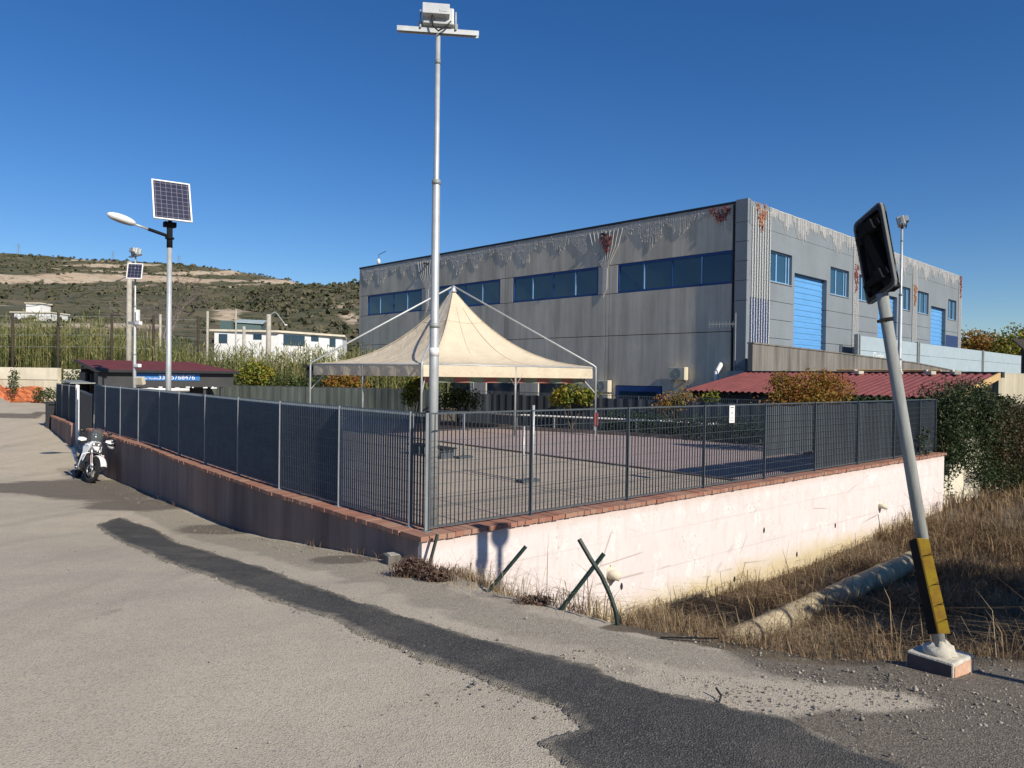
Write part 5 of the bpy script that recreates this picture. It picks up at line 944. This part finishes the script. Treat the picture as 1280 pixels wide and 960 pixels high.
iv = [(ST(18.6+random.uniform(-.5, 5), .3+random.uniform(-.2, .3), 1.12+random.uniform(-.1, .12)), (.5, .3, .18)) for _ in range(1)]+[(ST(18.05, t, 1.02), (.3, .5, .2)) for t in np.arange(.3, 5, .6)]
bush('roof_ivy', 'strip of dark ivy along the lower edge of the red roof', 'ivy', ST(18.0, 2.5, -.5), iv, 2600, .085, 'leafd', stems=8)
# trees far right behind the grey fence
for px, py, y, rx, rz, m_, lb in ((1216, 428, 92, 1.9, 1.8, 'leafo', 'leftmost low autumn tree behind the grey panel fence, touching the building'), (1240, 430, 95, 2.2, 1.7, 'leafo', 'middle low autumn tree behind the grey panel fence'), (1270, 428, 88, 2.3, 2.1, 'leafy', 'rightmost bushy tree behind the grey panel fence'), (1300, 426, 90, 3, 2.4, 'leafo', 'autumn tree behind the grey fence at the very edge of the view')):
    q = at(px, py, y); bush('autumn_tree', lb, 'tree', low(q, 0), [(q, (rx, 1.6, rz)), (q+Vector((rx*.6, 0, -.6)), (rx*.7, 1.4, rz*.8)), (q+Vector((-rx*.6, 0, -.8)), (rx*.7, 1.4, rz*.8)), (q+Vector((0, 0, -2.2)), (rx*1.2, 1.6, 1.8))], 2400, .30, m_, 'autumn trees behind the grey fence', 8)
# bare tree on the left
def branch(b, p, d, L, r, depth):
    q = p+d*L; b.tube([p, p.lerp(q, .5)+Vector((random.uniform(-1, 1), random.uniform(-1, 1), 0))*L*.06, q], [r, r*.85, r*.65], 5 if depth > 2 else 3, cap=False)
    if depth == 0: return
    for _ in range(3 if depth > 1 else 4):
        nd = (d+Vector((random.gauss(0, .5), random.gauss(0, .5), random.gauss(.1, .3)))).normalized(); branch(b, p.lerp(q, random.uniform(.6, 1)), nd, L*random.uniform(.62, .85), r*.58, depth-1)
q = at(206, 440, 78); bt = thing('bare_tree', 'leafless grey tree on the lower slope behind the solar street lamp', 'tree', Vector((q.x, 78, 1.0))); b = MB(); branch(b, Vector((q.x, 78, 1.0)), Vector((0, 0, 1)), 3.6, .17, 6); b.build('branches', MT['twig'], bt)
# off-view bush that throws its shade over the ditch on the right
q = Pz_(1262, 745, -1.5)+sdir*7.5; zq = gz1(q.x, q.y); bush('shade_tree', 'dense tree right of the view, its shade lies over the ditch at the right edge', 'tree', Vector((q.x, q.y, zq)), [(q, (1.9, 1.5, 1.2)), (q+Vector((1.6, .8, .3)), (1.8, 1.4, 1.3)), (q+Vector((.6, -.4, -.7)), (1.5, 1.2, 1.0))], 7000, .22, 'leafg', stems=9)

# ------------------------------------------------------------------ strips of blades: dry grass, reeds
def blades(P_, h, w, bend, m, name, lean=None):
    n = len(P_); a = rng.uniform(0, 2*math.pi, n); d = np.stack([np.cos(a), np.sin(a), np.zeros(n)], 1); sdv = np.stack([-d[:, 1], d[:, 0], np.zeros(n)], 1)*w[:, None]/2; up3 = np.array([0, 0, 1.])
    if lean is not None: d = d*.6+lean; d[:, 2] = 0
    m1 = P_+up3*h[:, None]*.55+d*(bend*h*.18)[:, None]; tp2 = P_+up3*(h*np.clip(1-.38*bend, .2, 1))[:, None]+d*(bend*h*.85)[:, None]
    V_ = np.stack([P_-sdv, P_+sdv, m1+sdv*.8, m1-sdv*.8, tp2+sdv*.15, tp2-sdv*.15], 1).reshape(-1, 3); k = np.arange(n)*6
    F_ = np.concatenate([np.stack([k, k+1, k+2, k+3], 1), np.stack([k+3, k+2, k+4, k+5], 1)]); return fast(name, V_, F_, m)
def sd_points(n, s0, s1, d0, d1, dens):
    s = rng.uniform(s0, s1, n); d = rng.uniform(d0, d1, n); k = rng.random(n) < dens(s, d); s, d = s[k], d[k]; x = c0[0]+v[0]*s-u[0]*d; y = c0[1]+v[1]*s-u[1]*d; return s, d, x, y
clump = lambda x, y, f=2.3: .5+.5*np.sin(f*x+1.3*np.sin(f*.8*y))*np.sin(f*1.1*y+1.7*np.sin(f*.6*x))
def dens(s, d):
    lipd = s-np.interp(d, LD, LS); x = c0[0]+v[0]*s-u[0]*d; y = c0[1]+v[1]*s-u[1]*d; c = clump(x, y)
    pipe = np.exp(-((d-1.55)/.5)**2)*(s > 3.6)*(s < 9); nearw = np.where((d < 1.2) & (s < 4.4), .75, 0)
    return np.clip(sst((lipd+.28)/.6)*(.30+.85*c**1.3)+nearw*sst((lipd-.1)/.3), 0, 1)*(1-.2*pipe)*(1-.6*np.exp(-((s-.9)/.55)**2-((d-5.3)/.6)**2))
s, d, x, y = sd_points(105000, -.2, 15, .22, 8.5, dens); nearc = np.hypot(x, y); h = rng.uniform(.06, .36, len(x))*(.45+1.2*clump(x, y, 1.7)**1.4)*np.where(d < .55, .75, 1.); tall = rng.random(len(x)) < .035; h = np.where(tall, h*1.9+.12, h)*np.where(s > 1.2, 1.3, 1.)
blades(np.stack([x, y, gz(x, y)-.01], 1), h, rng.uniform(.004, .009, len(x))*np.clip(nearc/7, 1, 1.8), rng.uniform(.25, 2.0, len(x)), MT['dry'], 'dry_grass'); tag(D.objects['dry_grass'], kind='stuff')
MT['straw'] = foliage('pale_straw', [(.20, .15, .09), (.36, .27, .16), (.52, .42, .27)], .85, .2)
s, d, x, y = sd_points(16000, -.3, 11, .22, 7.5, lambda s, d: np.clip(dens(s, d)*clump(c0[0]+v[0]*s-u[0]*d, c0[1]+v[1]*s-u[1]*d, 3.1)**2*1.3, 0, 1)); h = rng.uniform(.25, .75, len(x))
tag(blades(np.stack([x, y, gz(x, y)-.01], 1), h, rng.uniform(.0025, .0045, len(x)), rng.uniform(.8, 2.1, len(x)), MT['straw'], 'long_straw'), kind='stuff')
tx, ty = [], []
for px, py, n_, r_ in ((742, 768, 130, .16), (768, 772, 200, .2), (800, 776, 220, .22), (835, 785, 200, .22), (905, 800, 160, .2), (955, 803, 220, .25), (1005, 806, 200, .22), (1060, 808, 240, .25), (1110, 802, 200, .2), (1225, 803, 160, .2), (1262, 795, 200, .25), (590, 735, 60, .15), (640, 750, 60, .15)):
    q = G(px, py); tx.append(q.x+rng.normal(0, r_, n_)); ty.append(q.y+.12+rng.normal(0, r_*.6, n_))
x, y = np.concatenate(tx), np.concatenate(ty); h = rng.uniform(.12, .46, len(x)); tag(blades(np.stack([x, y, gz(x, y)-.02], 1), h, rng.uniform(.003, .006, len(x)), rng.uniform(.3, 1.9, len(x)), MT['straw'], 'golden_grass_tufts'), kind='stuff')
s, d, x, y = sd_points(26000, 12, 30, -.3, 14, lambda s, d: .35+.65*clump(s*.8, d*.9)); h = rng.uniform(.2, .75, len(x)); o = blades(np.stack([x, y, gz(x, y)-.01], 1), h, rng.uniform(.012, .022, len(x)), rng.uniform(.2, 1.1, len(x)), MT['dry'], 'tall_dry_grass'); tag(o, kind='stuff')
# sparse weeds at the foot of the dark wall and along the lip
s = rng.uniform(-.35, -.20, 700); t = rng.uniform(.2, 19, 700); k = clump(t*1.3, t*.7) > .62; s, t = s[k]+np.interp(t[k], PT, PS), t[k]; x = c0[0]+v[0]*s+u[0]*t; y = c0[1]+v[1]*s+u[1]*t
o = blades(np.stack([x, y, gz(x, y)-.01], 1), rng.uniform(.05, .18, len(x)), np.full(len(x), .006), rng.uniform(.3, 1, len(x)), MT['dry'], 'wall_weeds'); tag(o, kind='stuff')
for px, py, w_s, h_s, n_, lb in ((517, 722, .26, .24, 420, 'withered brown shrub at the corner of the two walls'), (545, 727, .22, .17, 260, 'withered low plant before the white wall under the mirror shadow'), (668, 757, .20, .10, 160, 'small dark withered plant left of the crossed green posts')):
    q = G(px, py); nn = n_; r = rng.normal(0, w_s*.45, (nn, 2)); P_ = np.stack([q.x+r[:, 0], q.y+r[:, 1]*.5+.05, gz(q.x+r[:, 0], q.y+r[:, 1]*.5+.05)], 1)
    hh = h_s*rng.uniform(.4, 1.1, nn); o = blades(P_, hh, np.full(nn, .008), rng.uniform(.1, .7, nn), MT['dryd'], 'withered_plant'); Vv, Fv = leaf_arrays([(q+up_*h_s*.45, (w_s*.8, w_s*.4, h_s*.5))], nn*2, .03); lf = fast('leaves', Vv, Fv, MT['dryd'], o); tag(o, lb, 'plant', 'withered plants at the wall foot')
# reeds beyond the kiosk
n_ = 6400; rx = rng.uniform(-50, -4, n_); ry = 50.2+rng.uniform(0, 5.5, n_)+np.where(rx > -24, -2.5, 0); rb = gz(rx, ry); rh = np.interp(rx, [-46, -34, -27, -23, -6], [5.4, 5.4, 4.9, 4.0, 3.6])*rng.uniform(.55, 1.08, n_)*(.8+.3*clump(rx, ry, .9)); P_ = np.stack([rx, ry, rb], 1)
Vs, Fs = [], []
st1 = P_+np.stack([rng.normal(0, .18, n_), rng.normal(0, .18, n_), rh], 1); wv = np.stack([np.full(n_, .018), np.zeros(n_), np.zeros(n_)], 1); Vs.append(np.stack([P_-wv, P_+wv, st1+wv*.5, st1-wv*.5], 1).reshape(-1, 3)); Fs.append(np.arange(n_*4).reshape(n_, 4))
nl = 9; base_i = n_*4
for k in range(nl):
    f = rng.uniform(.08, 1.0, n_)[:, None]; o_ = P_+(st1-P_)*f; a = rng.uniform(0, 2*math.pi, n_); L = rng.uniform(.35, .8, n_); d3 = np.stack([np.cos(a)*.62, np.sin(a)*.62, rng.uniform(-.1, .95, n_)], 1)*L[:, None]; sd3 = np.stack([-np.sin(a), np.cos(a), np.zeros(n_)], 1)*.035; mm = o_+d3*.5+np.array([0, 0, .05]); ee = o_+d3-np.array([0, 0, .12])*L[:, None]
    Vs.append(np.stack([o_, mm-sd3, ee, mm+sd3], 1).reshape(-1, 3)); Fs.append(np.arange(n_*4).reshape(n_, 4)+base_i); base_i += n_*4
tag(fast('reeds', np.concatenate(Vs), np.concatenate(Fs), MT['reed']), kind='stuff')
# loose stones at the right and along the wall foot
ns = 9000; s = np.concatenate([rng.normal(.2, .75, 7000), rng.uniform(-.9, -.22, 2000)]); d = np.concatenate([rng.uniform(3.6, 8.2, 7000), rng.uniform(-16, .2, 2000)]); s = np.where(d < 0.2, s+np.interp(-d, PT, PS), s+np.interp(d, LD, LS)-.2*(d > 1)-1.0)
ex_, ey_ = [], []
for (xa, ya), (xb, yb) in zip(poly, poly[1:]+poly[:1]):
    k = int(np.hypot(xb-xa, yb-ya)*70); f_ = rng.random(k); ex_.append(xa+(xb-xa)*f_+rng.normal(0, .045, k)); ey_.append(ya+(yb-ya)*f_+rng.normal(0, .045, k))
ex_.append(rng.uniform(-6, 2, 260)); ey_.append(rng.uniform(3.2, 11, 260)); ex_, ey_ = np.concatenate(ex_), np.concatenate(ey_)
x = np.concatenate([c0[0]+v[0]*s-u[0]*d, ex_]); y = np.concatenate([c0[1]+v[1]*s-u[1]*d, ey_]); ns = len(x); r = rng.lognormal(-5.25, .5, ns); r = np.clip(r, .003, .022); r = np.where(np.arange(ns) >= 9000, r*.7, r); z = gz(x, y)+r*.2+np.where(np.arange(ns) >= 9000, .008, 0)
oc = np.array([(1, 0, 0), (0, 1, 0), (-1, 0, 0), (0, -1, 0), (0, 0, .7), (0, 0, -.7)]); tri = np.array([(0, 1, 4), (1, 2, 4), (2, 3, 4), (3, 0, 4), (1, 0, 5), (2, 1, 5), (3, 2, 5), (0, 3, 5)])
V_ = (np.stack([x, y, z], 1)[:, None, :]+oc[None]*r[:, None, None]*rng.uniform(.6, 1.4, (ns, 6, 1))).reshape(-1, 3); F_ = (tri[None]+6*np.arange(ns)[:, None, None]).reshape(-1, 3); tag(fast('loose_stones', V_, F_, MT['stone']), kind='stuff')

# ------------------------------------------------------------------ behind: wire fence, poles, houses, orange netting, hills
wf = thing('wire_fence', 'tall fence of dark timber posts and thin wires in front of the reeds', 'fence', Vector((-20, 49.6, 0))); tops = []
for px, pt_y in ((-40, 388), (16, 391), (73, 391), (140, 391), (192, 394), (248, 395)):
    q = at(px, pt_y, 49.6); b = MB(); b.tube([Vector((q.x, 49.6, -.6)), q], [.11, .085], 8); b.build('post', MT['postw'], wf, True); tops.append(q)
b = MB()
for dz in (.25, .75, 1.5, 2.3):
    for p, q in zip(tops[:-1], tops[1:]): b.tube([p-up_*dz, q-up_*dz], .012, 4)
b.build('wire', MT['galvd'], wf)
for px, y0, y1, dd_, r_, lb in ((200.5, 393, 452, 55, .09, 'white concrete pole just left of the solar street lamp pole'), (259.5, 389, 450, 60, .10, 'white pole with a small bracket left of the white house'), (295, 386, 440, 60, .06, 'thin white pole in front of the white house'), (305, 408, 470, 58, .13, 'stubby two-tone pole between the thin white pole and the lamp pole')):
    q = at(px, y0, dd_); b = MB(); b.tube([Vector((q.x, dd_, 0)), q], r_, 8); tag(b.build('white_pole', MT['conc'], smooth=True), lb, 'pole', 'pale poles among the reeds')
q = at(336, 393, 56); sl2 = thing('concrete_lamp_pole', 'thick pale concrete pole with a drooping lamp arm before the white house', 'lamp pole', Vector((q.x, 56, 0))); b = MB(); b.tube([Vector((q.x, 56, 0)), q], [.22, .17], 10); b.build('pole', MT['conc'], sl2, True); b = MB(); b.tube([q-up_*.2, q+Vector((.35, 0, .15)), q+Vector((.6, 0, .1)), q+Vector((1.25, 0, -.75))], .035, 6); b.build('arm', MT['galv'], sl2); b = MB(); b.ell(q+Vector((1.3, 0, -.8)), .14, .1, .07, 8, 6); b.build('lamp_head', MT['plastic_w'], sl2, True)
# long white house
hc_, hl_, hr_ = at(349, 413.5, 104), at(268, 415, 103), at(428, 420.5, 114); hz = hc_.z
hs = thing('white_house', 'long low white house with a flat roof behind the reeds', 'house', Vector((hc_.x, 104, 2))); A_, Bq, Cq = (Vector((p.x, p.y, 0)) for p in (hc_, hl_, hr_))
b = MB(); b.prism([A_, Cq, Cq+Vector((-2, 12, 0)), Bq+Vector((2, 12, 0)), Bq], (0, 0, hz-.25)); b.build('wall', MT['white_p'], hs)
b = MB(); b.prism([A_+Vector((0, -.6, hz-.25)), Cq+Vector((.5, -.4, hz-.25)), Cq+Vector((-2, 12, hz-.25)), Bq+Vector((2, 12, hz-.25)), Bq+Vector((-.6, -.3, hz-.25))], (0, 0, .28)); b.build('roof', MT['oldwall'], hs)
def hwin(p, q, f0, f1, z0, z1): e = (q-p).normalized(); L = (q-p).length; nn = Vector((e.y, -e.x, 0)); nn = nn if nn.y < 0 else -nn; b = MB(); b.fbox(p, e, nn, up_, f0*L, f1*L, -.05, .06, z0, z1); b.build('window', MT['glass'], hs)
for f0, f1, z0, z1 in ((.80, .93, hz-1.9, hz-.6), (.27, .40, hz-1.3, hz-.55)): hwin(A_, Bq, f0, f1, z0, z1)
for f0, f1, z0, z1 in ((.06, .38, hz-2.0, hz-.5), (.48, .60, hz-1.2, hz-.4), (.78, .88, hz-1.9, hz-.55)): hwin(A_, Cq, f0, f1, z0, z1)
h2 = at(14, 396, 225); zz = at(40, 405, 225).z+2.2; w2 = thing('hill_house', 'small white house with a stepped roof on the lower hillside at the left', 'house', Vector((h2.x, 225, zz-4)))
b = MB(); b.fbox(Vector((h2.x, 225, zz-4)), (1, -.06, 0), (.06, 1, 0), up_, 0, 12.5, 0, 8, 0, 5.2); b.fbox(Vector((h2.x+3.5, 226.5, zz-4)), (1, 0, 0), (0, 1, 0), up_, 0, 4.5, 0, 5, 5.2, 8.2); b.build('wall', MT['white_p'], w2); b = MB(); b.fbox(Vector((h2.x-.3, 224.7, zz+1.2)), (1, -.06, 0), (.06, 1, 0), up_, 0, 13.1, 0, 9, 0, .35); b.fbox(Vector((h2.x+3.2, 226.2, zz+4.2)), (1, -.06, 0), (.06, 1, 0), up_, 0, 5.1, 0, 5.6, 0, .3); b.build('roof', MT['oldwall'], w2)
for k in range(4): b = MB(); b.box(Vector((h2.x+1.5+k*3, 224.9, zz-1)), (1.2, .3, 1.6)); b.build('window', MT['glass'], w2)
q = at(303, 405, 150); gh = thing('green_shed', 'pale green metal shed on the slope above the white house', 'shed', Vector((q.x, 150, q.z-2))); MT['pgreen'] = simple('pale_green_metal', (.42, .50, .50), .6); MT['dgreen'] = simple('dark_green_metal', (.10, .155, .15), .6)
b = MB(); b.fbox(Vector((q.x-1, 150, q.z-2)), (1, .2, 0), (-.2, 1, 0), up_, -.5, 4.5, 0, 5, 0, 2.4); b.build('wall', MT['dgreen'], gh); b = MB(); b.prism([Vector((q.x-1.5, 149.6, q.z+.3)), Vector((q.x+4, 150.6, q.z+.1)), Vector((q.x+3, 156, q.z+1.1)), Vector((q.x-2.5, 155, q.z+1.2))], (0, 0, .15)); b.build('roof', MT['pgreen'], gh); b = MB(); b.box(Vector((q.x-3, 150, q.z-.7)), (2.4, 2, 2.6)); b.build('cab', MT['dgreen'], gh)
# low wall with orange netting at the end of the road
wo = thing('boundary_wall', 'old cream boundary wall with a pale top slab at the far end of the road', 'wall', Vector((-38, 48, -.2))); b = MB(); b.fbox(Vector((-28.9, 48, 0)), (-1, -.02, 0), (0, 1, 0), up_, .9, 26, 0, .4, 1.0, 1.78); b.fbox(Vector((-28.9, 48, 0)), (-1, -.02, 0), (0, 1, 0), up_, -.6, .5, 0, .4, .9, 1.7); b.build('top_slab', MT['oldwall'], wo)
b = MB(); b.fbox(Vector((-28.9, 48, 0)), (-1, -.02, 0), (0, 1, 0), up_, -2.2, 26, .05, .45, -.8, 1.0); b.build('wall_body', MT['ramp'] if False else MT['cream'], wo)
b = MB(); n = 60; vs = []
for i in range(n+1):
    x = -30.6-22*i/n
    for j in range(5): vs.append((x, 47.7-.12*math.sin(i*1.3+j)-.05*random.random(), gz1(x, 47.7)+.02+(.98+.07*math.sin(i*.9))*j/4))
b.add(vs, [(i*5+j, i*5+j+1, i*5+6+j, i*5+5+j) for i in range(n) for j in range(4)]); nt_ = b.build('safety_net', MT['net']); sm = nt_.modifiers.new('t', 'SOLIDIFY'); sm.thickness = .02; tag(nt_, 'orange safety netting draped along the foot of the cream wall', 'netting')
bush('weed_bush', 'green weeds growing at the foot of the cream wall, right of the orange net', 'weeds', Vector((-29.2, 47, gz1(-29.2, 47))), [(Vector((-30.1, 46.9, .1)), (.7, .4, .5)), (Vector((-28.7, 46.8, .15)), (1.0, .5, .45)), (Vector((-28.3, 47.2, .9)), (.7, .4, .8)), (Vector((-32, 47, .9)), (.35, .3, .9))], 1700, .12, 'leafg')
bush('wall_bramble', 'dark bramble between the cream wall and the kiosk canopy', 'bush', Vector((-25.5, 45.5, gz1(-25.5, 45.5))), [(Vector((-26, 45.5, .9)), (1.2, .6, 1.2)), (Vector((-24.6, 45, 1.0)), (1.1, .6, 1.3))], 1800, .13, 'leafg')

def hills(name, az, rr_, elev, zonef, m):                 # elev(az_px, r) = angle in photo pixels above the level of the eye
    A, Rr = np.meshgrid(az, rr_); pxx = 640+FPX*np.tan(A); e = elev(pxx, Rr); x = Rr*np.sin(A); y = Rr*np.cos(A); z = EYE+e/FPX*np.cos(A)*Rr
    nz = sum((np.sin(x*f+1.7*np.sin(y*f*.8))*np.cos(y*f*1.1+1.3*np.sin(x*f*.7)))/f for f in (.011, .027, .06, .13)); z = z+nz*.05*np.clip((Rr-rr_[0])/300, 0, 1)
    n1, n2 = len(az), len(rr_); ii = np.arange(n1*n2).reshape(n2, n1); F_ = np.stack([ii[:-1, :-1], ii[:-1, 1:], ii[1:, 1:], ii[1:, :-1]], -1).reshape(-1, 4)
    o = tag(fast(name, np.stack([x.ravel(), y.ravel(), z.ravel()], 1), F_, m, smooth=True), kind='structure'); zz_ = zonef(pxx.ravel(), e.ravel(), Rr.ravel()); cc = np.zeros((n1*n2, 4), np.float32); cc[:, 0] = zz_; cc[:, 3] = 1
    o.data.color_attributes.new('zone', 'FLOAT_COLOR', 'POINT').data.foreach_set('color', cc.ravel()); return x, y, z, zz_
R1 = np.concatenate([np.linspace(110, 400, 50), np.linspace(410, 1500, 200), np.linspace(1520, 2600, 20)])
ridge = lambda p: np.interp(p, [-900, -300, 0, 60, 130, 220, 300, 380, 450, 700, 1400], [110, 135, 144.5, 141.5, 137, 133, 124, 113, 106, 60, 10])
prof = lambda r: np.interp(r, [110, 150, 230, 350, 600, 900, 1150, 1300, 1400, 1600, 2600], [.10, .22, .39, .50, .62, .75, .88, .965, 1.0, .93, .5])
def zone1(p, e, r):
    g = lambda c, w: np.exp(-((e-c)/w)**2); ed = lambda a, b_, w=50: np.clip((p-a)/w, 0, 1)*np.clip((b_-p)/w, 0, 1)
    k = g(113, 3.6)*ed(-260, 395)+.5*g(106, 2)*ed(60, 380)+.8*g(122, 2.2)*ed(20, 330)+.8*g(129.5, 2.2)*ed(25, 230)+.6*g(135, 1.5)*ed(30, 180)+.62*g(54, 5)*ed(-80, 245)+.55*g(74, 2)*ed(-200, 60)+.62*np.exp(-((e-62)/8)**2-((p-285)/40)**2)
    return np.clip(k, 0, 1)*(r < 1420)
x1, y1, z1_, k1 = hills('hills', np.linspace(rad(-64), rad(30), 260), R1, lambda p, r: ridge(p)*prof(r), zone1, MT['hill'])
R2 = np.concatenate([np.linspace(125, 700, 70), np.linspace(720, 1300, 16)])
ridge2 = lambda p: np.interp(p, [230, 290, 340, 400, 450, 520, 700, 900, 1300], [40, 78, 103, 113, 119, 120, 95, 55, 10]); prof2 = lambda r: np.interp(r, [125, 200, 300, 450, 600, 700, 1300], [.12, .34, .5, .74, .93, 1.0, .5])
def zone2(p, e, r): f = e/np.maximum(ridge2(p), 1); return np.clip(.75*np.exp(-((f-.68)/.09)**2-((p-428)/32)**2)+.55*np.exp(-((f-.55)/.05)**2-((p-440)/25)**2)+.5*np.exp(-((f-.45)/.06)**2-((p-330)/30)**2), 0, 1)
x2, y2, z2_, k2 = hills('near_hill', np.linspace(math.atan2(230-640, FPX), rad(28), 120), R2, lambda p, r: ridge2(p)*prof2(r), zone2, MT['hill'])
# scrub and trees of the slopes: past counting
def scrub(n, X_, Y_, Z_, K_, rmin, rmax, size, name):
    r = np.hypot(X_.ravel(), Y_.ravel()); ok = np.nonzero((K_ < .6) & (r > rmin) & (r < rmax))[0]; wt = r[ok]**.6*(.15+clump(X_.ravel()[ok], Y_.ravel()[ok], .035)**2); pick = rng.choice(ok, n, p=wt/wt.sum()); px2 = X_.ravel()[pick]+rng.normal(0, 8, n); py2 = Y_.ravel()[pick]+rng.normal(0, 5, n); r_ = r[pick]; S_ = size*(.6+.0009*r_)*rng.lognormal(0, .35, n); pz = Z_.ravel()[pick]
    V_, F_ = [], []; k0 = 0
    for k in range(7):
        d = rng.normal(size=(n, 3)); d /= np.linalg.norm(d, axis=1)[:, None]; d[:, 2] = abs(d[:, 2])*.8; ctr = np.stack([px2, py2, pz], 1)+d*S_[:, None]*.75; a = rng.normal(size=(n, 3)); a /= np.linalg.norm(a, axis=1)[:, None]; c = np.cross(a, d+.01); c /= np.linalg.norm(c, axis=1)[:, None]; s_ = S_[:, None]*.62
        V_.append(np.stack([ctr-a*s_, ctr-c*s_, ctr+a*s_, ctr+c*s_], 1).reshape(-1, 3)); F_.append(np.arange(n*4).reshape(n, 4)+k0); k0 += n*4
    tag(fast(name, np.concatenate(V_), np.concatenate(F_), MT['scrub']), kind='stuff')
scrub(11000, x1, y1, z1_, k1, 140, 1400, 1.25, 'hillside_scrub'); scrub(6000, x2, y2, z2_, k2, 130, 720, 1.4, 'hillside_trees')
for px, lb in ((22, 'faint lattice pylon on the ridge at the far left'), (140, 'faint lattice pylon on the ridge above the small solar panel'), (222, 'faint lattice pylon on the ridge right of the solar street lamp')):
    a = math.atan2(px-640, FPX); r = 1390; e = float(ridge(np.array([px]))[0]); zb_ = EYE+e/FPX*math.cos(a)*r-2; p = Vector((r*math.sin(a), r*math.cos(a), zb_)); t = thing('pylon', lb, 'pylon', p, 'pylons on the ridge'); b = MB()
    for sx in (-1, 1):
        for sy in (-1, 1): b.tube([p+Vector((sx*2.4, sy*2.4, 0)), p+Vector((sx*.5, sy*.5, 19))], .16, 4)
    for z in (14, 17.5): b.tube([p+Vector((-5, 0, z)), p+Vector((5, 0, z))], .16, 4)
    for z in (4, 9): b.tube([p+Vector((-2, -2, z)), p+Vector((1.6, 1.6, z+4))], .1, 4); b.tube([p+Vector((2, -2, z)), p+Vector((-1.6, 1.6, z+4))], .1, 4)
    b.build('lattice', MT['galvd'], t)
